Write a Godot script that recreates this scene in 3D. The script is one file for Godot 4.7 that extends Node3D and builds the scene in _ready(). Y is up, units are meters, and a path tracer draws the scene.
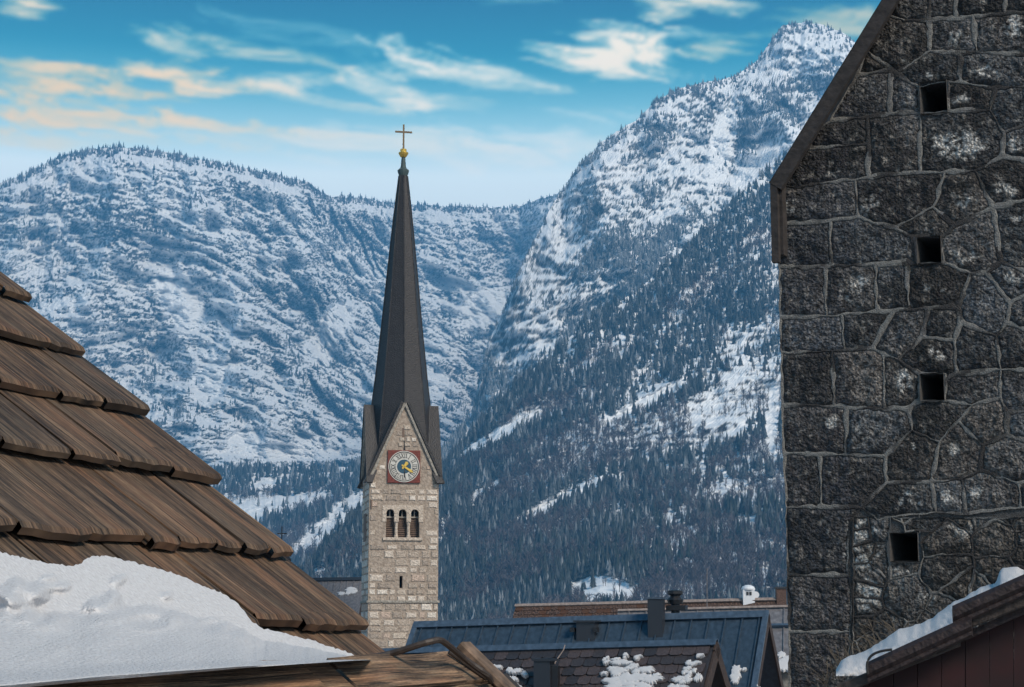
extends Node3D

# The camera: 1800 pixels of focal length for a picture of 1024 x 687, tilted up a little.
const FOCAL := 1800.0
const EYE := Vector3(0, 20, 0)
var look: Basis
var taken := {}
var mats := {}

func _ready() -> void:
	# ---------- camera, sky, sun, exposure ----------
	var tilt := atan2(625.0 - 343.5, FOCAL)
	look = Basis(Vector3.RIGHT, tilt)
	var cam := Camera3D.new()
	cam.name = "camera"
	cam.fov = rad_to_deg(2.0 * atan2(343.5, FOCAL))
	cam.near = 0.1
	cam.far = 20000.0
	cam.transform = Transform3D(look, EYE)
	add_child(cam)
	var sun := DirectionalLight3D.new()
	sun.name = "sun"
	sun.light_energy = 1.1
	sun.light_angular_distance = 18.0
	sun.light_color = Color(1.0, 0.95, 0.88)
	sun.shadow_enabled = true
	add_child(sun)
	sun.look_at_from_position(Vector3.ZERO, -toward(40.0, 38.0))
	var env := Environment.new()
	env.background_mode = Environment.BG_SKY
	var sky := Sky.new()
	var pano := PanoramaSkyMaterial.new()
	pano.panorama = ImageTexture.create_from_image(sky_picture())
	sky.sky_material = pano
	env.sky = sky
	env.background_energy_multiplier = 1.45
	env.tonemap_mode = Environment.TONE_MAPPER_LINEAR
	env.tonemap_exposure = 1.65
	env.fog_enabled = true
	env.fog_density = 0.00022
	env.fog_light_color = Color(0.43, 0.745, 1.0)
	env.sdfgi_enabled = true
	env.ssao_enabled = true
	env.ssil_enabled = true
	var we := WorldEnvironment.new()
	we.name = "environment"
	we.environment = env
	add_child(we)
	# ---------- the setting, then the things ----------
	make_materials()
	build_land()
	print("land ", Time.get_ticks_msec())
	build_things()
	print("things ", Time.get_ticks_msec())

# Unit vector towards a point of the sky: degrees to the right of straight behind the camera, degrees up.
func toward(az: float, el: float) -> Vector3:
	var a := deg_to_rad(az)
	var e := deg_to_rad(el)
	return Vector3(sin(a) * cos(e), sin(e), cos(a) * cos(e))

# ---------- from a pixel to a direction, and to a point where that direction meets something ----------
func ray(px: float, py: float) -> Vector3:
	return (look * Vector3(px - 512.0, 343.5 - py, -FOCAL)).normalized()

func at(px: float, py: float, metres: float) -> Vector3:
	var r := ray(px, py)
	return EYE + r * (metres / Vector2(r.x, r.z).length())

func on_plane(px: float, py: float, p: Vector3, n: Vector3) -> Vector3:
	var r := ray(px, py)
	return EYE + r * ((p - EYE).dot(n) / r.dot(n))

# ---------- names, tags, meshes ----------
func numbered(called: String) -> String:
	var k: int = taken.get(called, 0)
	taken[called] = k + 1
	return called if k == 0 else "%s_%03d" % [called, k]

func thing(called: String, label: String, category: String, where := Vector3.ZERO, group := "") -> Node3D:
	var o := Node3D.new()
	o.name = numbered(called)
	add_child(o)
	o.position = where
	tag(o, label, category, group)
	return o

func tag(o: Node, label: String, category: String, group := "") -> void:
	o.set_meta("label", label)
	o.set_meta("category", category)
	if group != "":
		o.set_meta("group", group)

func setting(o: Node) -> void:
	o.set_meta("kind", "structure")

func put(called: String, mesh: Mesh, mat: Material, parent: Node = self) -> MeshInstance3D:
	var o := MeshInstance3D.new()
	o.name = numbered(called) if parent == self else called
	o.mesh = mesh
	o.material_override = mat
	parent.add_child(o, true)
	return o

# Collects faces; without normals every face is flat.
class Shape:
	var v := PackedVector3Array()
	var uv := PackedVector2Array()
	var col := PackedColorArray()
	var n := PackedVector3Array()
	var idx := PackedInt32Array()
	func tri(a: Vector3, b: Vector3, c: Vector3) -> void:
		v.append(a); v.append(b); v.append(c)
	func quad(a: Vector3, b: Vector3, c: Vector3, d: Vector3) -> void:
		tri(a, b, c); tri(a, c, d)
	func quad_uv(a: Vector3, b: Vector3, c: Vector3, d: Vector3, r: Rect2) -> void:
		quad(a, b, c, d)
		var p := r.position
		var q := r.end
		uv.append_array([p, Vector2(q.x, p.y), q, p, q, Vector2(p.x, q.y)])
	# A box given by a corner and three edges.
	func box(o: Vector3, x: Vector3, y: Vector3, z: Vector3) -> void:
		quad(o, o + y, o + x + y, o + x)
		quad(o + z, o + x + z, o + x + y + z, o + y + z)
		quad(o, o + x, o + x + z, o + z)
		quad(o + y, o + y + z, o + x + y + z, o + x + y)
		quad(o, o + z, o + y + z, o + y)
		quad(o + x, o + x + y, o + x + y + z, o + x + z)
	# A box with its long edges along x chamfered by c.
	func bar(a: Vector3, b: Vector3, up: Vector3, side: Vector3, c: float) -> void:
		var ring := []
		var u := up.length()
		var s := side.length()
		var un := up / u
		var sn := side / s
		for k in [[-1, -1, 0], [-1, -1, 1], [-1, 1, 1], [-1, 1, 0], [1, 1, 0], [1, 1, 1], [1, -1, 1], [1, -1, 0]]:
			var du: float = u * 0.5 - (c if k[2] == 1 else 0.0)
			var ds: float = s * 0.5 - (c if k[2] == 0 else 0.0)
			ring.append(sn * ds * k[0] + un * du * k[1])
		prism(ring, a, b)
	func prism(ring: Array, a: Vector3, b: Vector3) -> void:
		var m := ring.size()
		for k in m:
			quad(a + ring[k], b + ring[k], b + ring[(k + 1) % m], a + ring[(k + 1) % m])
		for k in range(1, m - 1):
			tri(a + ring[0], a + ring[k], a + ring[k + 1])
			tri(b + ring[0], b + ring[k + 1], b + ring[k])
	func tube(path: Array, r: float, sides := 8) -> void:
		var rings := []
		for k in path.size():
			var d: Vector3 = (path[mini(k + 1, path.size() - 1)] - path[maxi(k - 1, 0)]).normalized()
			var x := d.cross(Vector3.UP if absf(d.y) < 0.9 else Vector3.RIGHT).normalized()
			var y := x.cross(d)
			var ring := []
			for j in sides:
				var a := TAU * j / sides
				ring.append(path[k] + (x * cos(a) + y * sin(a)) * r)
			rings.append(ring)
		for k in path.size() - 1:
			for j in sides:
				var i := (j + 1) % sides
				quad(rings[k][j], rings[k + 1][j], rings[k + 1][i], rings[k][i])
		for j in range(1, sides - 1):
			tri(rings[0][0], rings[0][j], rings[0][j + 1])
			tri(rings[-1][0], rings[-1][j + 1], rings[-1][j])
	# A profile of [radius, height] turned round the vertical through c.
	func lathe(c: Vector3, prof: Array, sides := 12, turn := 0.0) -> void:
		for k in prof.size() - 1:
			for j in sides:
				var a := TAU * j / sides + turn
				var b := TAU * (j + 1) / sides + turn
				var da := Vector3(cos(a), 0, sin(a))
				var db := Vector3(cos(b), 0, sin(b))
				var lo := Vector3(0, prof[k][1], 0) + c
				var hi := Vector3(0, prof[k + 1][1], 0) + c
				quad(lo + da * prof[k][0], hi + da * prof[k + 1][0], hi + db * prof[k + 1][0], lo + db * prof[k][0])
	func mesh() -> ArrayMesh:
		var a := []
		a.resize(Mesh.ARRAY_MAX)
		a[Mesh.ARRAY_VERTEX] = v
		if uv.size() == v.size():
			a[Mesh.ARRAY_TEX_UV] = uv
		if col.size() == v.size():
			a[Mesh.ARRAY_COLOR] = col
		if n.size() == v.size():
			a[Mesh.ARRAY_NORMAL] = n
		if idx.size() > 0:
			a[Mesh.ARRAY_INDEX] = idx
		var m := ArrayMesh.new()
		m.add_surface_from_arrays(Mesh.PRIMITIVE_TRIANGLES, a)
		return m

func noise(sd: int, freq: float, octaves := 4, ridged := false) -> FastNoiseLite:
	var f := FastNoiseLite.new()
	f.seed = sd
	f.noise_type = FastNoiseLite.TYPE_SIMPLEX_SMOOTH
	f.frequency = freq
	f.fractal_type = FastNoiseLite.FRACTAL_RIDGED if ridged else FastNoiseLite.FRACTAL_FBM
	f.fractal_octaves = octaves
	if octaves == 1:
		f.fractal_type = FastNoiseLite.FRACTAL_NONE
	return f

func flat(c: Color, rough := 0.9, metal := 0.0) -> StandardMaterial3D:
	var m := StandardMaterial3D.new()
	m.albedo_color = c.linear_to_srgb()
	m.roughness = rough
	m.metallic = metal
	return m

func along(line: Array, x: float) -> float:
	if x <= line[0][0]:
		return line[0][1]
	for k in line.size() - 1:
		if x <= line[k + 1][0]:
			return lerpf(line[k][1], line[k + 1][1], (x - line[k][0]) / (line[k + 1][0] - line[k][0]))
	return line[-1][1]

# ---------- sky ----------
var cloud_list: Array = []

func sky_picture() -> Image:
	# Streaks and puffs of the photograph, by the direction in which they stand: [px, py, half width, half height, density, lean, warmth].
	for c in [[205, 46, 100, 9, 0.75, 0.16, 0.55], [150, 72, 52, 9, 1.0, -0.05, 0.8], [45, 88, 95, 17, 0.8, 0.0, 1.0], [20, 68, 40, 6, 0.3, 0.1, 0.8], [228, 88, 50, 8, 1.0, -0.02, 0.7], [300, 82, 34, 7, 0.8, 0.05, 0.4],
			[320, 97, 60, 6, 0.5, 0.12, 0.4], [392, 90, 45, 10, 0.85, 0.3, 0.3], [440, 70, 85, 13, 0.9, 0.17, 0.3], [350, 50, 130, 12, 0.3, 0.15, 0.2], [612, 58, 66, 21, 1.1, 0.02, 0.35], [735, 48, 34, 8, 0.9, 0.0, 0.6],
			[675, 6, 55, 11, 0.9, 0.0, 0.5], [560, -6, 60, 7, 0.5, 0.0, 0.4], [110, 122, 130, 9, 0.7, -0.02, 0.9], [90, 140, 150, 8, 0.4, 0.0, 0.8], [300, 142, 180, 12, 0.4, 0.0, 0.35], [845, 26, 60, 12, 0.7, 0.0, 0.8], [4, 2, 26, 9, 0.9, -0.1, 0.7],
			[30, 108, 60, 6, 0.45, 0.05, 0.9], [690, 35, 40, 5, 0.4, 0.1, 0.3], [580, 140, 90, 18, 0.35, 0.0, 0.1], [455, 100, 40, 5, 0.4, 0.1, 0.3], [60, 80, 110, 12, 0.6, 0.0, 1.0], [55, 110, 130, 12, 0.75, 0.0, 1.0], [190, 127, 110, 8, 0.6, 0.0, 0.8], [480, 150, 150, 20, 0.4, 0.0, 0.1]]:
		var r := ray(c[0], c[1])
		var k := 1.0 / FOCAL
		cloud_list.append([atan2(r.x, -r.z), asin(r.y), c[2] * k * 1.25, c[3] * k * 1.3, c[4], c[5], c[6]])
	# The same kinds of cloud all round, so that the sky goes on outside the picture.
	var rng := RandomNumberGenerator.new()
	rng.seed = 5
	for k in 150:
		var a := rng.randf_range(-PI, PI)
		var e := deg_to_rad(rng.randf_range(9.0, 50.0))
		if absf(a) < 0.36 and e < deg_to_rad(21.0):
			continue
		cloud_list.append([a, e, rng.randf_range(0.035, 0.11), rng.randf_range(0.006, 0.017), rng.randf_range(0.4, 1.0), rng.randf_range(-0.15, 0.2), rng.randf_range(0.2, 0.8)])
	var warp := noise(31, 9.0, 3)
	var fine := noise(32, 14.0, 5)
	var w := 4096
	var small := Image.create(1024, 512, false, Image.FORMAT_RGB8)
	paint_sky(small, 0, 0, 1024, 256, warp, fine)
	var under := Color(0.42, 0.5, 0.56)
	small.fill_rect(Rect2i(0, 256, 1024, 256), under)
	small.resize(w, w / 2, Image.INTERPOLATE_CUBIC)
	# the part of it towards the picture again, as finely as the picture shows it
	var half := int(0.34 / TAU * w)
	var top := int((PI / 2 - deg_to_rad(22.0)) / PI * (w / 2))
	paint_sky(small, 0, top, half, w / 4, warp, fine)
	paint_sky(small, w - half, top, w, w / 4, warp, fine)
	return small

func paint_sky(img: Image, x0: int, y0: int, x1: int, y1: int, warp: FastNoiseLite, fine: FastNoiseLite) -> void:
	var w := img.get_width()
	var wisp := noise(33, 30.0, 4)
	var h := img.get_height()
	for y in range(y0, y1):
		var el := PI / 2 - (y + 0.5) / h * PI
		var deg := rad_to_deg(el)
		var base := sky_tone(deg)
		var row := []
		for c in cloud_list:
			if absf(el - c[1]) < c[3] * 3.5 + absf(c[5]) * c[2] * 1.5 + 0.01:
				row.append(c)
		for x in range(x0, x1):
			var az := (x + 0.5) / w * TAU
			if az > PI:
				az -= TAU
			var col := base
			var d := 0.0
			var warm := 0.0
			if row.size() > 0:
				var near := false
				for c in row:
					if absf(az - c[0]) < c[2] * 1.6:
						near = true
						break
				if near:
					var p := Vector3(az, el * 2.6, 0)
					var wx := warp.get_noise_3d(p.x, p.y, 3.0) * 0.03
					var wy := warp.get_noise_3d(p.x, p.y, 9.0) * 0.006
					var f := fine.get_noise_3d(p.x * 1.1 + wx * 2.0, (p.y + az * 0.25) * 2.6 + wy * 6.0, 1.0) + 0.5 * wisp.get_noise_3d(p.x * 1.0 + wx * 3.0, (p.y + az * 0.4) * 3.4 + wy * 9.0, 4.0)
					for c in row:
						var u: float = (az + wx - c[0]) / c[2]
						var v: float = (el + wy + c[5] * (az - c[0]) - c[1]) / c[3]
						var q := 1.0 - u * u - v * v * (0.7 if v > 0 else 1.5)
						if q > -1.2:
							var s: float = clampf((q * 0.9 + 0.18 + f * 1.5) * 0.72, 0.0, 1.0) * c[4]
							if s > 0:
								warm = (warm * d + c[6] * s) / (d + s)
								d = d + s * (1.0 - d)
			if d > 0.0:
				d = clampf(d, 0.0, 1.0)
				col = base.lerp(Color(1.0, 0.97, 0.93).lerp(Color(1.0, 0.82, 0.58), warm), d * 0.95)
			img.set_pixel(x, y, col)

# The clear sky, by degrees above the horizon (as the photograph shows it).
func sky_tone(deg: float) -> Color:
	var stops := [[0.0, Color(0.95, 0.97, 0.97)], [12.5, Color(0.93, 0.96, 0.96)], [14.2, Color(0.90, 0.95, 0.95)], [16.0, Color(0.54, 0.75, 0.79)], [18.0, Color(0.10, 0.48, 0.57)], [20.0, Color(0.0, 0.33, 0.44)], [32.0, Color(0.0, 0.30, 0.42)], [90.0, Color(0.02, 0.28, 0.41)]]
	for k in stops.size() - 1:
		if deg <= stops[k + 1][0]:
			var t: float = (deg - stops[k][0]) / (stops[k + 1][0] - stops[k][0])
			return stops[k][1].lerp(stops[k + 1][1], smoothstep(0.0, 1.0, t) if k > 5 else t)
	return stops[-1][1]

# ---------- land ----------
var n_gully: FastNoiseLite
var n_mid: FastNoiseLite
var n_fine: FastNoiseLite
var n_wood: FastNoiseLite
var n_band: FastNoiseLite
var n_grain: FastNoiseLite
var firs: Array = []      # [place, height, tone] of every conifer on the slopes
var bare: Array = []      # and of every leafless tree

func build_land() -> void:
	n_gully = noise(11, 1.0 / 420.0, 4, true)
	n_mid = noise(12, 1.0 / 110.0, 4)
	n_fine = noise(13, 1.0 / 26.0, 3)
	n_wood = noise(14, 1.0 / 160.0, 4)
	n_grain = noise(16, 1.0 / 12.0, 2)
	n_band = noise(15, 1.0 / 300.0, 2)
	var rng := RandomNumberGenerator.new()
	rng.seed = 77
	# The massif across the valley with the saddle beside it.
	massif({"name": "mountain", "x0": -70.0, "x1": 640.0, "dx": 1.05, "rows": 310, "foot": 500.0,
		"crest": [[-70, 190], [0, 183], [20, 176], [40, 166], [60, 156], [90, 149], [120, 147], [150, 149], [180, 155], [215, 162], [250, 169], [290, 178], [308, 182], [318, 190], [330, 196], [350, 197], [380, 201], [400, 204], [440, 206], [470, 207], [500, 208], [520, 206], [540, 199], [560, 193], [600, 170], [640, 150]],
		"dc": [[-70, 4700], [200, 4800], [310, 5000], [400, 5600], [520, 5700], [640, 5200]], "df": [[-70, 3500], [250, 3500], [420, 3900], [500, 4300], [640, 4300]], "bend": 1.3,
		"lean": -0.5, "gully": 460.0, "mid": 85.0, "ledge": 30.0, "cliff": 95.0, "period": 30.0, "dip": 0.05, "snow": 0.60,
		"fields": [[335, 322, 16, 26, 0.5], [318, 352, 18, 16, 0.4], [485, 305, 30, 20, -0.5], [455, 285, 22, 8, 0.2], [285, 452, 85, 9, 0.02], [245, 440, 22, 12, -0.2], [310, 444, 20, 12, 0.3], [180, 300, 22, 45, -0.55], [62, 225, 4, 14, -0.3], [210, 380, 20, 30, 0.4], [430, 380, 25, 16, 0.3]],
		"trees": 10000, "frost": 0.5, "height": [8.0, 15.0], "wood": 0.10, "crest_wood": 0.9})
	# The mountain that closes the valley on the other side.
	massif({"name": "mountain", "x0": 430.0, "x1": 1040.0, "dx": 1.25, "rows": 250, "foot": 560.0,
		"crest": [[430, 470], [440, 455], [472, 411], [480, 376], [490, 338], [504, 309], [514, 283], [526, 256], [539, 232], [552, 205], [562, 190], [574, 172], [599, 144], [618, 131], [636, 120], [656, 101], [675, 91], [693, 85], [726, 79], [746, 69], [759, 58], [767, 46], [773, 37], [783, 26], [795, 23], [808, 22], [828, 27], [840, 31], [853, 40], [900, 66], [1040, 150]],
		"dc": [[430, 2500], [500, 2900], [562, 3300], [700, 3600], [800, 3900], [1040, 3700]], "df": [[430, 2300], [600, 1900], [1040, 1700]], "bend": 1.05,
		"lean": 0.62, "gully": 220.0, "mid": 55.0, "ledge": 22.0, "cliff": 45.0, "period": 28.0, "dip": -0.32, "snow": 0.60,
		"fields": [[760, 180, 26, 40, 0.5], [720, 150, 14, 50, 0.2]],
		"trees": 34000, "left_wood": 0.25, "frost": 0.85, "height": [6.0, 12.0], "wood": 0.34, "crest_wood": 0.5})
	# Its nearer wooded spur.
	massif({"name": "spur", "x0": 430.0, "x1": 1050.0, "dx": 1.25, "rows": 260, "foot": 655.0,
		"crest": [[430, 480], [440, 472], [480, 424], [520, 380], [560, 346], [596, 313], [633, 294], [680, 254], [713, 225], [742, 192], [778, 160], [800, 146], [900, 100], [1000, 60]],
		"dc": [[430, 1900], [560, 2100], [680, 2250], [780, 2450], [1000, 2500]], "df": [[430, 1150], [600, 980], [1000, 850]], "bend": 1.15,
		"lean": 0.64, "gully": 80.0, "mid": 34.0, "ledge": 14.0, "period": 19.0, "dip": -0.34, "snow": 0.54,
		"fields": [[604, 592, 36, 16, 0.1], [772, 420, 6, 40, 0.05], [560, 500, 60, 7, -0.45], [500, 435, 50, 6, -0.5], [470, 500, 40, 5, -0.55], [650, 400, 60, 6, -0.5]],
		"trees": 44000, "frost": 0.22, "height": [5.0, 13.5], "wood": 0.62, "crest_wood": 0.6})
	# Wooded foothills under the massif.
	massif({"name": "foothill", "x0": -80.0, "x1": 470.0, "dx": 1.5, "rows": 130, "foot": 640.0,
		"crest": [[-80, 480], [190, 478], [220, 470], [240, 468], [270, 470], [300, 471], [330, 468], [360, 465], [400, 464], [470, 470]],
		"dc": [[190, 2900], [470, 2700]], "df": [[190, 1700], [470, 1600]], "bend": 1.0,
		"lean": 0.3, "gully": 70.0, "mid": 40.0, "ledge": 8.0, "period": 40.0, "dip": -0.2, "snow": 0.40,
		"fields": [[275, 505, 60, 9, -0.15], [330, 528, 46, 11, -0.65], [245, 520, 20, 14, 0.3], [350, 505, 20, 9, -0.5]],
		"trees": 20000, "frost": 0.25, "height": [9.0, 17.0], "wood": 0.5, "crest_wood": 1.0})
	massif({"name": "foothill", "x0": 250.0, "x1": 470.0, "dx": 1.25, "rows": 110, "foot": 650.0,
		"crest": [[250, 615], [290, 590], [310, 565], [330, 545], [350, 524], [366, 512], [400, 492], [470, 470]],
		"dc": [[290, 1500], [470, 1700]], "df": [[290, 1250], [470, 1200]], "bend": 1.0,
		"lean": 0.5, "gully": 30.0, "mid": 16.0, "ledge": 4.0, "period": 30.0, "dip": -0.2, "snow": 0.40,
		"fields": [[322, 574, 14, 6, 0.0]],
		"trees": 7000, "frost": 0.1, "height": [7.0, 14.0], "wood": 0.8, "crest_wood": 1.0})
	var g := Shape.new()
	g.quad(Vector3(-9000, -2, -9000), Vector3(9000, -2, -9000), Vector3(9000, -2, 3000), Vector3(-9000, -2, 3000))
	setting(put("ground", g.mesh(), mats.ground))
	plant(rng)

func massif(d: Dictionary) -> void:
	var x0: float = d.x0
	var cols := int((d.x1 - x0) / d.dx) + 1
	var rows: int = d.rows
	var back := 3
	var total := rows + back
	var pts := PackedVector3Array()
	pts.resize(cols * total)
	var pix := PackedVector2Array()
	pix.resize(cols * rows)
	var field := PackedFloat32Array()
	field.resize(cols * rows)
	var ledges := PackedFloat32Array()
	ledges.resize(cols * rows)
	var ragged := noise(21, 0.08, 3)
	var foot: float = d.foot
	for i in cols:
		var px: float = x0 + i * d.dx
		var cy := along(d.crest, px) + ragged.get_noise_1d(px) * 2.0
		var dc := along(d.dc, px)
		var df := along(d.df, px)
		for j in rows:
			var v := float(j) / (rows - 1)
			var py := lerpf(cy, maxf(foot, cy + 20.0), v)
			var dist := lerpf(dc, df, pow(v, d.bend))
			var p := at(px, py, dist)
			var f := 0.0
			for s in d.fields:
				var ux: float = px - s[0]
				var uy: float = py - s[1]
				if absf(ux) < s[2] + s[3] + 10 and absf(uy) < s[2] + s[3] + 10:
					var ca := cos(s[4])
					var sa := sin(s[4])
					var q: float = 1.0 - pow((ux * ca + uy * sa) / s[2], 2) - pow((uy * ca - ux * sa) / s[3], 2)
					f = maxf(f, q)
			var side := p.x
			var gl: float = n_gully.get_noise_3d(side + p.y * 0.35, p.y * 0.3, p.z * 0.4)
			var md: float = n_mid.get_noise_3d(p.x, p.y, p.z)
			var fn: float = n_fine.get_noise_3d(p.x, p.y, p.z)
			var gr: float = n_grain.get_noise_3d(p.x, p.y * 1.4, p.z)
			var calm := 1.0 - 0.3 * smoothstep(0.0, 0.5, f)
			var band: float = (p.y + side * d.dip) / d.period + md * 0.8 + n_band.get_noise_3d(p.x, p.y, p.z) * 2.0
			var saw := band - floorf(band)
			var step: float = smoothstep(0.55, 1.0, saw) - saw
			var rise := smoothstep(0.0, 0.06, v)
			# tall cliffs between terraces
			var tall: float = (p.y + side * d.dip * 2.0) / 165.0 + n_band.get_noise_3d(p.x * 0.8 + 50, p.y * 0.6, p.z) * 1.6 + md * 0.35
			var ts := tall - floorf(tall)
			var cliff: float = (smoothstep(0.62, 1.0, ts) - ts) * d.get("cliff", 0.0)
			var rel: float = rise * calm * (-gl * d.gully * 0.5 + md * d.mid + fn * d.mid * 0.34 + gr * d.mid * 0.12 + step * d.ledge * (0.8 + 0.6 * fn) + cliff)
			var k := j * cols + i
			pts[k] = at(px, py, dist + rel)
			pix[k] = Vector2(px, py)
			field[k] = f
			ledges[k] = saw
		# the far side
		var c := pts[i]
		var out := Vector3(c.x, 0, c.z).normalized()
		pts[rows * cols + i] = c + out * 60.0 - Vector3(0, 25, 0)
		pts[(rows + 1) * cols + i] = c + out * 300.0 - Vector3(0, 220, 0)
		pts[(rows + 2) * cols + i] = c + out * 900.0 - Vector3(0, c.y + 10.0, 0)
	var cl := PackedColorArray()
	cl.resize(cols * total)
	cl.fill(Color(0.45, 0.47, 0.5))
	var steep := PackedFloat32Array()
	steep.resize(cols * rows)
	var rock_n := noise(22, 1.0 / 60.0, 3)
	var flute := noise(23, 1.0 / 15.0, 3)
	for j in rows:
		for i in cols:
			var k := j * cols + i
			var a := pts[j * cols + maxi(i - 1, 0)]
			var b := pts[j * cols + mini(i + 1, cols - 1)]
			var e := pts[maxi(j - 1, 0) * cols + i]
			var f := pts[mini(j + 1, rows - 1) * cols + i]
			var nn := (b - a).cross(e - f).normalized()
			var up := absf(nn.y)
			steep[k] = up
			var p := pts[k]
			var fn: float = n_fine.get_noise_3d(p.x * 1.7, p.y * 1.7 + 500, p.z * 1.7)
			var md: float = n_mid.get_noise_3d(p.x * 0.8 + 900, p.y * 0.8, p.z * 0.8)
			var gr: float = n_grain.get_noise_3d(p.x * 0.8, p.y * 1.6, p.z * 0.8)
			var fl: float = flute.get_noise_3d(p.x, p.y * 0.14, p.z)
			# snow lies where the ledges let it lie, and fills the fields
			var s: float = smoothstep(-0.03, 0.03, up - d.snow + fn * 0.20 + md * 0.20 + gr * 0.14 + n_band.get_noise_3d(p.x * 1.3 + p.y * 0.5, p.y * 1.1, p.z + 700) * 0.55 + smoothstep(-0.1, 0.25, field[k] + fn * 0.7 + gr * 0.4) * 0.9 + (smoothstep(0.55, 0.75, ledges[k]) - 0.42) * 0.30 + fl * 0.20)
			var rk := 0.075 + 0.03 * fl + 0.04 * rock_n.get_noise_3d(p.x, p.y, p.z) + 0.03 * fn
			var rock := Color(rk * 1.02, rk, rk * 0.98)
			cl[k] = rock.lerp(Color(0.80, 0.82, 0.85), s)
	var idx := PackedInt32Array()
	for j in rows - 1:
		for i in cols - 1:
			var k := j * cols + i
			idx.append_array([k, k + 1, k + cols, k + 1, k + cols + 1, k + cols])
	for q in back:
		var up_row := (0 if q == 0 else rows + q - 1) * cols
		var dn := (rows + q) * cols
		for i in cols - 1:
			idx.append_array([up_row + i, dn + i, up_row + i + 1, up_row + i + 1, dn + i, dn + i + 1])
	var sh := Shape.new()
	sh.v = pts
	sh.col = cl
	sh.idx = idx
	setting(put(d.name, sh.mesh(), mats.slope))
	# trees
	var rng := RandomNumberGenerator.new()
	rng.seed = int(x0) + 1000 + int(d.foot)
	var made := 0
	var tries := 0
	while made < d.trees and tries < d.trees * 14:
		tries += 1
		var i := rng.randi_range(1, cols - 2)
		var j := int(pow(rng.randf(), 1.0) * (rows - 2))
		var k := j * cols + i
		var p := pts[k]
		var v := float(j) / rows
		var wd: float = n_wood.get_noise_2d((p.x * 0.77 + p.y * d.lean) * 0.45, (p.y * 0.8 - p.x * d.lean) * 1.5 + p.z * 0.3) * 0.55 + n_mid.get_noise_3d(p.x * 1.6, p.y * 0.7 + 77, p.z) * 0.45
		var chance: float = smoothstep(-0.28, 0.28, wd + (d.wood - 0.5) * 1.1 + smoothstep(0.3, 1.0, v) * 0.12)
		if v < 0.02:
			chance = maxf(chance, d.crest_wood * (0.6 + 0.8 * n_fine.get_noise_1d(p.x * 0.6)))
		chance *= lerpf(d.get("left_wood", 1.0), 1.0, smoothstep(460.0, 640.0, pix[k].x))
		if field[k] > 0.0:
			chance *= 0.06
		if steep[k] < 0.22:
			chance *= 0.25
		if rng.randf() > chance:
			continue
		made += 1
		var size := lerpf(d.height[0], d.height[1] * 1.25, pow(rng.randf(), 1.8))
		var where := p.lerp(pts[k + cols + 1], rng.randf()) - Vector3(0, size * 0.04, 0)
		var wood2: float = n_wood.get_noise_3d(p.x * 0.7 + 3000, p.y, p.z)
		if (d.name == "spur" or d.name == "foothill") and wood2 + rng.randf_range(-0.2, 0.2) > 0.04 and v > 0.1:
			bare.append([where, size * 0.9, rng.randf()])
		else:
			firs.append([where, size, rng.randf() * 0.25 if rng.randf() > d.frost else rng.randf_range(0.3, 1.0)])
	print(d.name, " ", made, " trees of ", tries, " ", Time.get_ticks_msec())

# A fir: ragged tiers of drooping boughs round a stem.
func fir_mesh(sd: int) -> ArrayMesh:
	var rng := RandomNumberGenerator.new()
	rng.seed = sd
	var s := Shape.new()
	var tiers := 6
	for t in tiers:
		var y0 := 0.08 + 0.78 * t / tiers
		var y1 := y0 + 0.30
		var r := 0.20 * (1.0 - float(t) / (tiers + 0.6)) + 0.012
		var arms := 7 - t / 2
		var turn := rng.randf() * TAU
		for k in arms:
			var a := turn + TAU * (k + rng.randf_range(-0.25, 0.25)) / arms
			var w := 0.55 * TAU / arms
			var rr := r * rng.randf_range(0.7, 1.15)
			var dip := rng.randf_range(0.0, 0.05)
			var tip := Vector3(cos(a) * rr, y0 - dip, sin(a) * rr)
			var l := Vector3(cos(a - w) * rr * 0.72, y0 + 0.035, sin(a - w) * rr * 0.72)
			var q := Vector3(cos(a + w) * rr * 0.72, y0 + 0.035, sin(a + w) * rr * 0.72)
			var top := Vector3(0, minf(y1, 1.0), 0)
			s.tri(top, l, tip)
			s.tri(top, tip, q)
	s.lathe(Vector3.ZERO, [[0.018, -0.05], [0.012, 0.3], [0.004, 0.95]], 4)
	return s.mesh()

# A leafless tree: a stem and a broom of thin limbs.
func bare_mesh(sd: int) -> ArrayMesh:
	var rng := RandomNumberGenerator.new()
	rng.seed = sd
	var s := Shape.new()
	s.lathe(Vector3.ZERO, [[0.02, -0.05], [0.014, 0.4], [0.004, 0.9]], 4)
	for k in 26:
		var y := rng.randf_range(0.22, 0.75)
		var a := rng.randf() * TAU
		var l := rng.randf_range(0.16, 0.34)
		var d := Vector3(cos(a) * 0.75, 1.0, sin(a) * 0.75).normalized() * l
		var b := Vector3(0, y, 0)
		var side := d.cross(Vector3(cos(a * 3), 0.2, sin(a * 3))).normalized() * 0.017
		s.tri(b - side, b + side, b + d)
		var m := b + d * 0.45
		var e := (d.rotated(Vector3.UP, rng.randf_range(-1.2, 1.2)) * 0.7)
		s.tri(m - side * 0.8, m + side * 0.8, m + e)
	return s.mesh()

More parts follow.
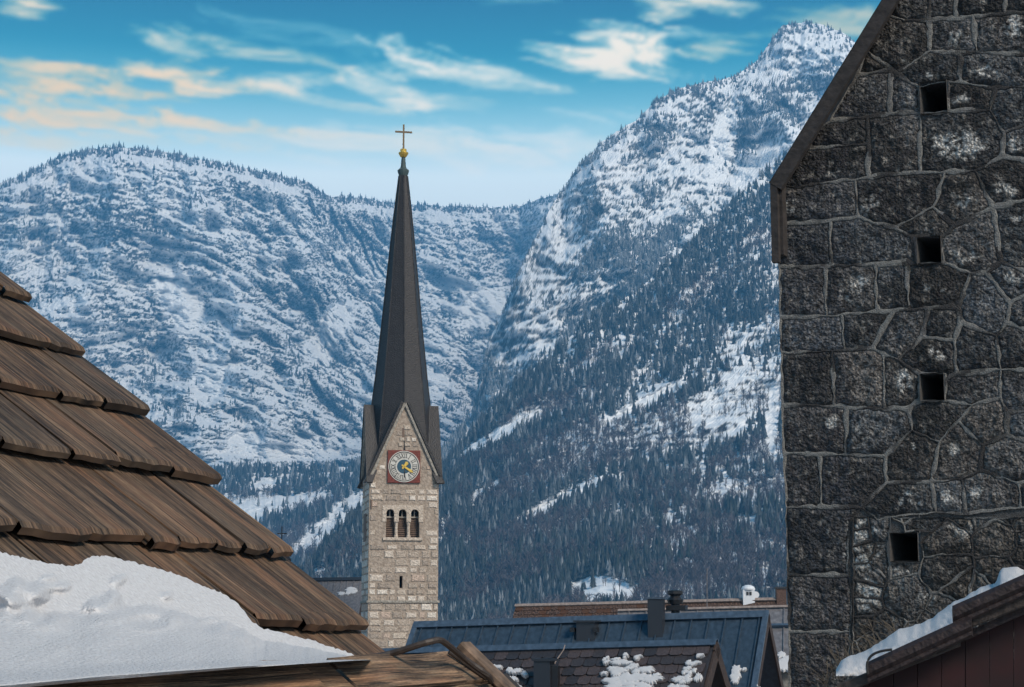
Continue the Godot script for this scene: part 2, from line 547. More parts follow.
func plant(rng: RandomNumberGenerator) -> void:
	# The 300 firs that show largest stand as trees of their own, the rest of the wood is one mass.
	firs.sort_custom(func(a, b): return a[1] / (a[0] - EYE).length() > b[1] / (b[0] - EYE).length())
	var seen: Array = []
	var rest: Array = []
	for f in firs:
		var q: Vector3 = look.inverse() * (f[0] - EYE)
		var px := 512.0 - q.x / q.z * FOCAL
		var py := 343.5 + q.y / q.z * FOCAL
		if seen.size() < 300 and px > 445 and px < 782 and py < 596 and py > 350:
			seen.append(f)
		else:
			rest.append(f)
	var kinds := [fir_mesh(1), fir_mesh(2), fir_mesh(3), fir_mesh(4)]
	var k := 0
	for f in seen:
		var o := put("fir_tree", kinds[k % 4], [mats.fir_a, mats.fir_b, mats.fir_c][k % 3])
		var w: float = f[1] * rng.randf_range(0.85, 1.15)
		o.transform = Transform3D(Basis(Vector3.UP, rng.randf() * TAU).scaled(Vector3(w, f[1], w)), f[0])
		tag(o, "dark fir tree on the wooded lower slope of the spur", "tree", "fir trees on the spur above the roofs")
		k += 1
	for part in 4:
		var mine: Array = []
		for i in range(part, rest.size(), 4):
			mine.append(rest[i])
		scatter("forest", kinds[part], mine, rng, [Color(0.010, 0.019, 0.020), Color(0.27, 0.29, 0.31)])
	var brooms := [bare_mesh(8), bare_mesh(9)]
	for part in 2:
		var mine: Array = []
		for i in range(part, bare.size(), 2):
			mine.append(bare[i])
		scatter("leafless_forest", brooms[part], mine, rng, [Color(0.045, 0.036, 0.040), Color(0.15, 0.125, 0.125)])

func scatter(called: String, mesh: Mesh, list: Array, rng: RandomNumberGenerator, tones: Array) -> void:
	var mm := MultiMesh.new()
	mm.transform_format = MultiMesh.TRANSFORM_3D
	mm.use_colors = true
	mm.mesh = mesh
	mm.instance_count = list.size()
	for i in list.size():
		var f: Array = list[i]
		var w: float = f[1] * rng.randf_range(0.8, 1.55)
		mm.set_instance_transform(i, Transform3D(Basis(Vector3.UP, rng.randf() * TAU).scaled(Vector3(w, f[1], w)), f[0]))
		mm.set_instance_color(i, tones[0].lerp(tones[1], f[2]))
	var o := MultiMeshInstance3D.new()
	o.name = numbered(called)
	o.multimesh = mm
	o.material_override = mats.tint
	o.set_meta("kind", "stuff")
	o.set_meta("label", "snowy %s covering the mountain slopes" % ("conifer forest" if called == "forest" else "leafless forest"))
	o.set_meta("category", "forest")
	add_child(o)

# ---------- materials ----------
func grey_image(f: FastNoiseLite, w: int, h: int) -> Image:
	var i := f.get_seamless_image(w, h)
	i.convert(Image.FORMAT_L8)
	return i

# A texture that is only grain: light and dark round white, to multiply a colour with.
func grain(f: FastNoiseLite, lo: Color, hi: Color, hard := 1.0, size := 256) -> ImageTexture:
	var src := grey_image(f, size, size)
	var img := Image.create(size, size, true, Image.FORMAT_RGB8)
	for y in size:
		for x in size:
			var t := clampf((src.get_pixel(x, y).r - 0.5) * hard + 0.5, 0.0, 1.0)
			img.set_pixel(x, y, lo.lerp(hi, t))
	img.generate_mipmaps()
	return ImageTexture.create_from_image(img)

func relief(f: FastNoiseLite, size := 256) -> ImageTexture:
	return ImageTexture.create_from_image(grey_image(f, size, size))

func rough_mat(c: Color, tex: Texture2D, bump: Texture2D, scale: float, height: float, rough := 0.9) -> StandardMaterial3D:
	var m := flat(c, rough)
	m.albedo_texture = tex
	m.uv1_triplanar = true
	m.uv1_world_triplanar = true
	m.uv1_scale = Vector3.ONE * scale
	if bump:
		m.heightmap_enabled = true
		m.heightmap_texture = bump
		m.heightmap_scale = height
	return m

func wood_image() -> Array:
	var w := 512
	var h := 512
	var streak := noise(41, 0.05, 4)
	var wide := noise(42, 0.014, 3)
	var crack := noise(43, 0.03, 2, true)
	var spot := noise(44, 0.035, 3)
	var img := Image.create(w, h, true, Image.FORMAT_RGB8)
	var bmp := Image.create(w, h, true, Image.FORMAT_L8)
	for y in h:
		for x in w:
			var bend := wide.get_noise_2d(x * 0.5, y * 0.12) * 6.0
			var s := streak.get_noise_2d((x + bend) * 2.0, y * 0.07)
			var t := streak.get_noise_2d((x + bend) * 6.0 + 900, y * 0.2)
			var g := wide.get_noise_2d(x * 1.0 + 333, y * 0.3)
			var c := smoothstep(0.72, 0.95, crack.get_noise_2d((x + bend) * 0.8, y * 0.05))
			var p := smoothstep(0.1, 0.5, spot.get_noise_2d(x, y * 0.5))
			var l := clampf(0.47 + s * 0.42 + t * 0.36 + g * 0.30 + spot.get_noise_2d(x * 0.8 + 70, y * 0.25) * 0.30 + spot.get_noise_2d(x * 7.0, y * 2.2 + 300) * 0.22, 0.0, 1.0)
			var col := Color(0.19, 0.155, 0.13).lerp(Color(0.68, 0.60, 0.52), l)
			col = col.lerp(Color(0.55, 0.40, 0.31), smoothstep(0.0, 0.5, g) * 0.35)
			col = col.lerp(Color(0.42, 0.40, 0.36), p * 0.35)
			col = col.lerp(Color(0.05, 0.04, 0.035), c * 0.8)
			img.set_pixel(x, y, col)
			bmp.set_pixel(x, y, Color.from_hsv(0, 0, clampf(0.5 + s * 0.5 + t * 0.5 - c * 0.6, 0, 1)))
	img.generate_mipmaps()
	return [ImageTexture.create_from_image(img), ImageTexture.create_from_image(bmp)]

func make_materials() -> void:
	mats.slope = flat(Color(1, 1, 1), 0.95)
	mats.slope.vertex_color_use_as_albedo = true
	mats.tint = flat(Color(1, 1, 1), 0.95)
	mats.tint.vertex_color_use_as_albedo = true
	mats.ground = flat(Color(0.3, 0.3, 0.3))
	mats.fir_a = flat(Color(0.02, 0.03, 0.025))
	mats.fir_b = flat(Color(0.03, 0.04, 0.034))
	mats.fir_c = flat(Color(0.05, 0.055, 0.05))
	var wood := wood_image()
	for k in 4:
		var m := flat([Color(0.54, 0.47, 0.41), Color(0.62, 0.51, 0.42), Color(0.45, 0.40, 0.36), Color(0.57, 0.45, 0.36)][k], 0.85)
		m.albedo_texture = wood[0]
		m.heightmap_enabled = true
		m.heightmap_texture = wood[1]
		m.heightmap_scale = 0.35
		mats["wood%d" % k] = m
	mats.plank0 = mats.wood1.duplicate()
	mats.plank0.albedo_color = Color(1.0, 0.84, 0.69).linear_to_srgb()
	mats.plank1 = mats.wood1.duplicate()
	mats.plank1.albedo_color = Color(1.0, 0.88, 0.74).linear_to_srgb()
	mats.wood3_plain = rough_mat(Color(0.27, 0.18, 0.125), grain(noise(56, 0.03, 4), Color(0.45, 0.45, 0.45), Color(1, 1, 1), 1.5), null, 3.0, 0.0)
	var speck := grain(noise(51, 0.05, 5), Color(0.42, 0.42, 0.42), Color(1, 1, 1), 2.2)
	var soft := grain(noise(52, 0.03, 5), Color(0.7, 0.7, 0.7), Color(1, 1, 1), 1.5)
	var bump := relief(noise(53, 0.045, 5))
	var pits := relief(noise(54, 0.09, 4))
	mats.soft = soft
	var pale := grain(noise(57, 0.03, 5), Color(0.80, 0.79, 0.78), Color(1, 1, 1), 1.5)
	mats.rock = rough_mat(Color(1, 1, 1), speck, bump, 3.2, 3.0)
	mats.rock.vertex_color_use_as_albedo = true
	mats.mortar = rough_mat(Color(0.10, 0.095, 0.093), soft, pits, 4.0, 0.8)
	mats.pointing = rough_mat(Color(1, 1, 1), soft, pits, 4.0, 0.8)
	mats.pointing.vertex_color_use_as_albedo = true
	mats.old_board = rough_mat(Color(0.042, 0.035, 0.034), soft, bump, 1.3, 0.6)
	mats.snow = rough_mat(Color(0.60, 0.60, 0.615), soft_white(), pits, 7.0, 0.35, 0.75)
	mats.snow_far = mats.snow
	var tones := [Color(0.68, 0.585, 0.50), Color(0.59, 0.495, 0.41), Color(0.49, 0.405, 0.335), Color(0.78, 0.70, 0.62), Color(0.57, 0.44, 0.36), Color(0.40, 0.33, 0.275)]
	for k in tones.size():
		mats["ashlar%d" % k] = rough_mat(tones[k], pale, bump, 0.55, 5.0)
	mats.tower_mortar = rough_mat(Color(0.40, 0.325, 0.265), pale, bump, 0.4, 4.0)
	mats.slate = rough_mat(Color(0.026, 0.022, 0.023), soft, pits, 0.35, 3.0, 0.55)
	mats.coping = rough_mat(Color(0.40, 0.36, 0.31), soft, bump, 0.6, 3.0)
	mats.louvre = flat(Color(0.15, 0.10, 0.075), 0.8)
	mats.red_board = rough_mat(Color(0.20, 0.035, 0.022), soft, null, 0.8, 0.0, 0.7)
	mats.dial = flat(Color(0.52, 0.50, 0.46), 0.6)
	mats.ink = flat(Color(0.015, 0.013, 0.013), 0.7)
	mats.teal = flat(Color(0.01, 0.06, 0.10), 0.5)
	mats.gold = flat(Color(0.75, 0.48, 0.10), 0.35, 0.85)
	mats.cross_gold = flat(Color(0.13, 0.09, 0.05), 0.5, 0.4)
	mats.copper = flat(Color(0.045, 0.07, 0.07), 0.7)
	mats.blue_metal = rough_mat(Color(0.042, 0.066, 0.098), soft, null, 0.7, 0.0, 0.42)
	mats.blue_cap = rough_mat(Color(0.075, 0.11, 0.16), soft, null, 0.7, 0.0, 0.4)
	mats.dark_metal = flat(Color(0.018, 0.022, 0.03), 0.5)
	mats.black_metal = flat(Color(0.008, 0.008, 0.01), 0.5)
	for k in 3:
		mats["tile%d" % k] = rough_mat([Color(0.055, 0.044, 0.045), Color(0.085, 0.062, 0.06), Color(0.04, 0.034, 0.037)][k], soft, pits, 2.0, 0.6, 0.55)
	mats.gable_wood = rough_mat(Color(0.10, 0.042, 0.02), soft, null, 1.0, 0.0, 0.8)
	mats.verge_wood = rough_mat(Color(0.055, 0.032, 0.024), soft, null, 1.0, 0.0, 0.8)
	mats.brown_tile = rough_mat(Color(0.15, 0.085, 0.062), speck, bump, 0.8, 5.0, 0.8)
	mats.pale_trim = rough_mat(Color(0.34, 0.27, 0.24), soft, null, 0.8, 0.0, 0.8)
	mats.grey_metal = rough_mat(Color(0.20, 0.19, 0.20), soft, null, 0.6, 0.0, 0.5)
	mats.plaster = rough_mat(Color(0.30, 0.28, 0.26), soft, null, 0.5, 0.0)
	mats.white_paint = flat(Color(0.62, 0.64, 0.68), 0.5)
	mats.brick = rough_mat(Color(0.14, 0.085, 0.07), soft, bump, 2.0, 2.0)
	mats.dark_red = rough_mat(Color(0.026, 0.0015, 0.0024), soft, null, 0.8, 0.0, 0.75)
	mats.verge_tile = rough_mat(Color(0.03, 0.016, 0.016), soft, bump, 2.0, 0.8, 0.7)
	mats.weathered = rough_mat(Color(0.06, 0.045, 0.04), soft, bump, 2.0, 0.8, 0.85)
	mats.straw = flat(Color(0.09, 0.07, 0.05), 0.9)
	mats.cable = flat(Color(0.02, 0.016, 0.014), 0.45)
	mats.cable_rust = rough_mat(Color(0.055, 0.038, 0.03), soft, null, 6.0, 0.0, 0.6)

func soft_white() -> ImageTexture:
	return grain(noise(55, 0.06, 4), Color(0.90, 0.89, 0.89), Color(1, 1, 1), 1.6)

func build_things() -> void:
	build_stone_house()
	build_tower()
	build_village()
	build_shingle_roof()
	build_red_house()

# ---------- the stone house ----------
var wall_o: Vector3
var wall_w: Vector3
var wall_n: Vector3

func wall_at(px: float, py: float) -> Vector2:
	var p := on_plane(px, py, wall_o, wall_n) - wall_o
	return Vector2(p.dot(wall_w), p.y)

func wall_point(s: Vector2, z: float) -> Vector3:
	return wall_w * s.x + Vector3(0, s.y, 0) + wall_n * z

func build_stone_house() -> void:
	var turn := deg_to_rad(25.0)
	wall_o = at(788, 500, 13.0)
	wall_w = Vector3(cos(turn), 0, sin(turn))
	wall_n = Vector3(-sin(turn), 0, cos(turn))
	var house := thing("stone_house", "dark rubble stone house wall with pale raised joints and four square holes", "house", wall_o)
	var wob := noise(61, 9.0, 2)
	var lump := noise(62, 7.0, 4)
	var patch := noise(63, 5.5, 4)
	var fleck := noise(64, 16.0, 3)
	var stain := noise(65, 1.3, 3)
	var joints := Shape.new()
	var k := 0
	for list in [STONES, RUBBLE]:
		var rubble: bool = list == RUBBLE
		for flatp in list:
			var poly := PackedVector2Array()
			for i in range(0, flatp.size(), 2):
				var out := 5.5 if flatp[i] < 789 else (3.0 if flatp[i] < 793 else 0.0)
				poly.append(wall_at(flatp[i] - out, flatp[i + 1]))
			stone(house, poly, joints, rubble, wob, lump, patch, fleck, stain, k)
			k += 1
	var mj := put("mortar", joints.mesh(), mats.pointing, house)
	mj.set_meta("kind", "stuff")
	# the square putlog holes: four cheeks and a dark end
	for h in [[920, 83, 948, 112], [917, 238, 942, 263], [920, 374, 945, 400], [890, 533, 919, 561]]:
		var a := wall_at(h[0], h[1])
		var b := wall_at(h[2], h[3])
		var s := Shape.new()
		var c := [Vector2(a.x, b.y), Vector2(b.x, b.y), Vector2(b.x, a.y), Vector2(a.x, a.y)]
		for i in 4:
			s.quad(wall_point(c[i], 0.02), wall_point(c[(i + 1) % 4], 0.02), wall_point(c[(i + 1) % 4], -1.3), wall_point(c[i], -1.3))
		s.quad(wall_point(c[0], -1.3), wall_point(c[1], -1.3), wall_point(c[2], -1.3), wall_point(c[3], -1.3))
		put("putlog_hole", s.mesh(), mats.mortar, house)
	# mortar bed of the rubble, the side wall, and the wall beyond and below
	var bed := Shape.new()
	for r in [[846, 505, 890, 728], [919, 505, 1082, 728], [890, 505, 919, 533], [890, 561, 919, 728]]:
		var a := wall_at(r[0], r[1])
		var b := wall_at(r[2], r[3])
		bed.quad(wall_point(Vector2(a.x, b.y), -0.012), wall_point(b, -0.012), wall_point(Vector2(b.x, a.y), -0.012), wall_point(a, -0.012))
	put("rubble_bed", bed.mesh(), mats.mortar, house)
	var body := Shape.new()
	var tl := wall_at(779, 186)
	var bl := wall_at(789.5, 720)
	var br := wall_at(1075, 720)
	var g := -wall_o.y - 2.0
	var deep := -6.0
	body.quad(wall_point(Vector2(bl.x, g), -0.01), wall_point(Vector2(tl.x, tl.y), -0.01), wall_point(tl, deep), wall_point(Vector2(bl.x, g), deep))
	body.quad(wall_point(Vector2(bl.x, g), -0.01), wall_point(Vector2(br.x + 6.0, g), -0.01), wall_point(Vector2(br.x + 6.0, br.y), -0.01), wall_point(bl, -0.01))
	body.quad(wall_point(Vector2(br.x, br.y), -0.01), wall_point(Vector2(br.x + 6.0, br.y), -0.01), wall_point(Vector2(br.x + 6.0, 6.0), -0.01), wall_point(Vector2(br.x, 6.0), -0.01))
	put("wall", body.mesh(), mats.mortar, house)
	# verge boards and the roof behind them
	var z := 0.16
	var pts := []
	for q in [[938, -90], [770, 183], [769.5, 262]]:
		var p := on_plane(q[0], q[1], wall_o + wall_n * z, wall_n) - wall_o
		pts.append(p)
	var dir: Vector3 = (pts[1] - pts[0]).normalized()
	var into := dir.cross(wall_n).normalized()
	if into.dot(wall_w) < 0:
		into = -into
	var wide := 0.098
	var vb := Shape.new()
	vb.box(pts[0] + wall_n * 0.003, pts[1] - pts[0], into * wide, -wall_n * 0.05)
	put("bargeboard", vb.mesh(), mats.old_board, house)
	var eb := Shape.new()
	var fall: Vector3 = pts[2] - pts[1]
	fall.x = 0; fall.z = 0
	eb.box(pts[1] + Vector3(0, -0.004, 0), fall, wall_w * 0.052, -wall_n * 0.05)
	put("eaves_board", eb.mesh(), mats.old_board, house)
	var rf := Shape.new()
	rf.box(pts[0] - into * 0.02 - wall_n * 0.03, pts[1] - pts[0], into * 0.06, -wall_n * 6.3)
	put("roof", rf.mesh(), mats.slate, house)
	var so := Shape.new()
	so.box(pts[1] + wall_w * 0.004 - wall_n * 0.052, fall * 0.9, wall_w * 0.07, -wall_n * 6.2)
	put("eaves_fascia", so.mesh(), mats.old_board, house)

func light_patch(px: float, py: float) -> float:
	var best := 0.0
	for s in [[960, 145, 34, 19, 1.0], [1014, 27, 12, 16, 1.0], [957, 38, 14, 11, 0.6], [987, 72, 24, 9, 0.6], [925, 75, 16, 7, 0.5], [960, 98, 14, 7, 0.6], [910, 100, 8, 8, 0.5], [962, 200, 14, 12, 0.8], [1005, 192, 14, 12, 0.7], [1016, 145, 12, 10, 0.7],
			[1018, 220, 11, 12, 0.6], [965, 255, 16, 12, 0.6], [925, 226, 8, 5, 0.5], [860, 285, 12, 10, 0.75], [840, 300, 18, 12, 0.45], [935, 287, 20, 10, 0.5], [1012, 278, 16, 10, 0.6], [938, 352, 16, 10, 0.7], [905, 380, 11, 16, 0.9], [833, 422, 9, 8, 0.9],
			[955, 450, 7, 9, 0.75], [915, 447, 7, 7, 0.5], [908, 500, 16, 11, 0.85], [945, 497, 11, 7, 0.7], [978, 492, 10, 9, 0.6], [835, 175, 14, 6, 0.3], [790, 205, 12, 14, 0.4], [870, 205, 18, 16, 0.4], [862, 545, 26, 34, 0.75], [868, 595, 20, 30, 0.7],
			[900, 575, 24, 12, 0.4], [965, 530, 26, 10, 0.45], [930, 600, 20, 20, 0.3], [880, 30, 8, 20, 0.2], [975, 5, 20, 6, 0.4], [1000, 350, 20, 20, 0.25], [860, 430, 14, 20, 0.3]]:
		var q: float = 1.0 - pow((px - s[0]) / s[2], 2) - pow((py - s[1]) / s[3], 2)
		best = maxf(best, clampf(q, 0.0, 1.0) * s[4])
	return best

func stone(house: Node3D, poly: PackedVector2Array, joints: Shape, rubble: bool, wob: FastNoiseLite, lump: FastNoiseLite, patch: FastNoiseLite, fleck: FastNoiseLite, stain: FastNoiseLite, k: int) -> void:
	if Geometry2D.is_polygon_clockwise(poly):
		poly.reverse()
	# wavering outline, the same for both neighbours of a joint
	var ring := PackedVector2Array()
	var m := poly.size()
	for i in m:
		var a := poly[i]
		var b := poly[(i + 1) % m]
		var cuts := maxi(1, int((b - a).length() / 0.03))
		for c in cuts:
			var p := a.lerp(b, float(c) / cuts)
			ring.append(p + Vector2(wob.get_noise_2d(p.x, p.y), wob.get_noise_2d(p.x + 50.0, p.y)) * (0.014 if rubble else 0.010))
	m = ring.size()
	var half := 0.008 if rubble else 0.014
	var inner := PackedVector2Array()
	var mid := PackedVector2Array()
	for i in m:
		var d1 := (ring[i] - ring[(i + m - 1) % m]).normalized()
		var d2 := (ring[(i + 1) % m] - ring[i]).normalized()
		var nn := (Vector2(-d1.y, d1.x) + Vector2(-d2.y, d2.x)).normalized()
		var mit := 1.0 / maxf(0.5, nn.dot(Vector2(-d1.y, d1.x)))
		var w := half * clampf(1.0 + 1.1 * wob.get_noise_2d(ring[i].x * 0.35 + 9.0, ring[i].y * 0.35) + 0.8 * fleck.get_noise_2d(ring[i].x * 2.0, ring[i].y * 2.0), 0.35, 1.8)
		inner.append(ring[i] + nn * w * mit)
		mid.append(ring[i] + nn * w * mit * 0.72)
	var zj := 0.004 if rubble else 0.003
	for i in m:
		var j := (i + 1) % m
		var worn := smoothstep(-0.22, 0.22, stain.get_noise_2d(ring[i].x * 1.7 + 30.0, ring[i].y * 1.7) + 0.3 * patch.get_noise_2d(ring[i].x, ring[i].y) + (-0.12 if rubble else 0.10))
		var jc := Color(0.045, 0.043, 0.043).lerp(Color(0.235, 0.225, 0.215), worn)
		for q in 12:
			joints.col.append(jc)
		joints.quad(wall_point(ring[i], zj), wall_point(ring[j], zj), wall_point(mid[j], zj - 0.002), wall_point(mid[i], zj - 0.002))
		joints.quad(wall_point(mid[i], zj - 0.002), wall_point(mid[j], zj - 0.002), wall_point(inner[j], -0.006), wall_point(inner[i], -0.006))
	# the stone's face: its outline and a grid of points inside
	var pts := PackedVector2Array(inner)
	var lo := inner[0]
	var hi := inner[0]
	for p in inner:
		lo = lo.min(p)
		hi = hi.max(p)
	var st := 0.022
	var y := lo.y
	while y < hi.y:
		var x := lo.x
		while x < hi.x:
			var p := Vector2(x + st * 0.4 * wob.get_noise_2d(x * 9.0, y * 9.0), y + st * 0.4 * wob.get_noise_2d(x * 9.0 + 70.0, y * 9.0))
			if Geometry2D.is_point_in_polygon(p, inner) and edge_distance(p, inner) > st * 0.4:
				pts.append(p)
			x += st
		y += st
	var tri := Geometry2D.triangulate_delaunay(pts)
	var s := Shape.new()
	var tone := 0.62 + 0.85 * fposmod(sin(k * 12.9898) * 43758.5, 1.0)
	var hue := 0.16 * (fposmod(sin(k * 31.7) * 517.3, 1.0) - 0.5)
	var proud := 0.002 + 0.012 * fposmod(sin(k * 78.2) * 937.1, 1.0)
	for i in pts.size():
		var p := pts[i]
		var e := 0.0 if i < m else edge_distance(p, inner)
		var l := lump.get_noise_2d(p.x, p.y)
		var zz := -0.006 if i < m else proud * smoothstep(0.0, 0.035, e) + l * 0.02 * smoothstep(0.0, 0.04, e) + fleck.get_noise_2d(p.x, p.y) * 0.009
		s.v.append(wall_point(p, zz))
		# colour: dark weathered stone, black crust, and pale lichen where the photograph shows it
		var world := wall_o + wall_point(p, 0)
		var q := look.inverse() * (world - EYE)
		var px := 512.0 - q.x / q.z * FOCAL
		var py := 343.5 + q.y / q.z * FOCAL
		var pn := patch.get_noise_2d(p.x, p.y)
		var fl := fleck.get_noise_2d(p.x * 1.3, p.y * 1.3)
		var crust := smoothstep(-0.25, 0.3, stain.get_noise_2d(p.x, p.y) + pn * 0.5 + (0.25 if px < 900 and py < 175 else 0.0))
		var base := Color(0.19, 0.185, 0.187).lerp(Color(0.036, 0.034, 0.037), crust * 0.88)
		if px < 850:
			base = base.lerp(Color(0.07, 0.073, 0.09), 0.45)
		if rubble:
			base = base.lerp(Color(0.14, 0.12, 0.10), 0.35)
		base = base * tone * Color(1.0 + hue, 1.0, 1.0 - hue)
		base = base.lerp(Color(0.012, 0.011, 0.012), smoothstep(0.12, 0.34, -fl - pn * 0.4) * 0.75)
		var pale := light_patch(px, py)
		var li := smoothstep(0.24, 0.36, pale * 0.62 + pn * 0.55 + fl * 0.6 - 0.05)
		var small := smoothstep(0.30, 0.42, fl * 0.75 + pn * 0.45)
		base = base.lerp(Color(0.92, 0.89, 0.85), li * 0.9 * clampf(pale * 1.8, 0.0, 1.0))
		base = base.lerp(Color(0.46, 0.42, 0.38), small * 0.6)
		base.a = 1.0
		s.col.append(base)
	for i in range(0, tri.size(), 3):
		var c := (pts[tri[i]] + pts[tri[i + 1]] + pts[tri[i + 2]]) / 3.0
		if Geometry2D.is_point_in_polygon(c, inner):
			s.idx.append_array([tri[i], tri[i + 1], tri[i + 2]])
	if s.idx.size() > 0:
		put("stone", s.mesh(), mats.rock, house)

func edge_distance(p: Vector2, poly: PackedVector2Array) -> float:
	var best := 9.0
	for i in poly.size():
		var q := Geometry2D.get_closest_point_to_segment(p, poly[i], poly[(i + 1) % poly.size()])
		best = minf(best, p.distance_squared_to(q))
	return sqrt(best)

# Outlines of the stones of the wall, as pixels of the photograph (x, y, x, y ...); they are laid on the wall's plane.
const STONES := [
	[993,207,1024,200,1075,190,1075,290,1024,271,1000,261],
	[791,632,850,632,848,720,792,720],
	[920,113,948,111,989,110,1004,132,1002,156,975,171,945,172,920,172],
	[1005,13,1004,-50,1075,-50,1075,9,1040,11],
	[850,520,848,575,790,575,789,507,798,507,821,507,862,507],
	[920,172,945,172,933,207,895,228,857,217,856,179,868,177,894,174],
	[848,575,853,590,850,632,791,632,790,575],
	[993,207,975,171,1002,156,1024,160,1075,166,1075,190,1024,200],
	[895,228,913,238,917,263,906,262,875,264,831,266,830,220,857,217],
	[1075,442,1075,470,1019,483,980,470,983,446,1006,435,1024,440],
	[1005,13,973,16,956,18,955,-50,1004,-50],
	[920,113,920,172,894,174,868,177,868,144,868,117,889,113,894,113],
	[996,336,1006,322,1024,329,1075,330,1075,368,1015,370,1000,369],
	[1075,84,1075,120,1024,124,1004,132,989,110,996,88,1024,86,1048,85],
	[821,507,820,454,846,455,885,456,886,482,862,507],
	[1000,369,1015,370,1075,368,1075,409,1024,411,1007,412,1000,397],
	[844,350,872,348,883,354,884,409,846,407,834,406,832,351],
	[1048,85,1024,86,996,88,960,82,960,53,976,52,1024,54,1038,54,1050,55],
	[787,405,834,406,846,407,846,455,820,454,788,453],
	[879,12,900,-50,930,-50,929,20,904,20],
	[912,430,885,456,846,455,846,407,884,409,908,408],
	[798,187,845,180,856,179,857,217,830,220,804,223,783,223,784,186],
	[993,207,1000,261,987,273,970,273,942,262,942,238,955,226],
	[1002,156,1004,132,1024,124,1075,120,1075,166,1024,160],
	[798,187,784,186,798,160,806,148,868,144,868,177,856,179,845,180],
	[879,12,904,20,929,20,930,51,896,73,891,69,866,50],
	[1005,13,1040,11,1038,54,1024,54,976,52,973,16],
	[787,405,786,353,832,351,834,406],
	[909,309,906,262,917,263,942,262,970,273,958,307,928,308],
	[826,316,825,266,831,266,875,264,877,311,842,315],
	[996,336,960,321,958,307,970,273,987,273,1010,303,1006,322],
	[993,207,955,226,933,207,945,172,975,171],
	[939,442,931,482,886,482,885,456,912,430],
	[783,223,804,223,830,220,831,266,825,266,811,267,784,267],
	[931,482,936,513,900,516,878,520,862,507,886,482],
	[939,442,958,421,983,446,980,470,962,479,931,482],
	[826,316,842,315,844,350,832,351,786,353,785,317],
	[891,69,889,113,868,117,830,120,855,76],
	[1075,442,1024,440,1006,435,1007,412,1024,411,1075,409],
	[826,316,785,317,784,267,811,267,825,266],
	[1010,303,1024,296,1075,300,1075,330,1024,329,1006,322],
	[980,470,1019,483,1020,508,965,515,962,479],
	[1000,261,1024,271,1075,290,1075,300,1024,296,1010,303,987,273],
	[996,336,1000,369,956,374,955,340,960,321],
	[929,20,930,-50,955,-50,956,18],
	[909,309,928,308,922,337,898,360,883,354,872,348,893,311],
	[939,442,912,430,908,408,920,400,945,400,973,405,958,421],
	[798,507,789,507,788,453,820,454,821,507],
	[955,340,956,374,945,380,945,374,920,374,898,360,922,337],
	[919,87,896,73,930,51,960,53,960,82,948,82],
	[1040,11,1075,9,1075,55,1050,55,1038,54],
	[883,354,898,360,920,374,920,400,908,408,884,409],
	[1000,369,1000,397,973,405,945,400,945,380,956,374],
	[973,405,1000,397,1007,412,1006,435,983,446,958,421],
	[1020,508,1019,483,1075,470,1075,500],
	[929,20,956,18,973,16,976,52,960,53,930,51],
	[909,309,893,311,885,311,877,311,875,264,906,262],
	[842,315,877,311,885,311,893,311,872,348,844,350],
	[830,120,868,117,868,144,806,148,818,130],
	[948,82,960,82,996,88,989,110,948,111],
	[942,238,913,238,895,228,933,207,955,226],
	[928,308,958,307,960,321,955,340,922,337],
	[919,87,920,113,894,113,889,113,891,69,896,73],
	[931,482,962,479,965,515,936,513],
	[1075,84,1048,85,1050,55,1075,55],
	[866,50,891,69,855,76,862,62]]
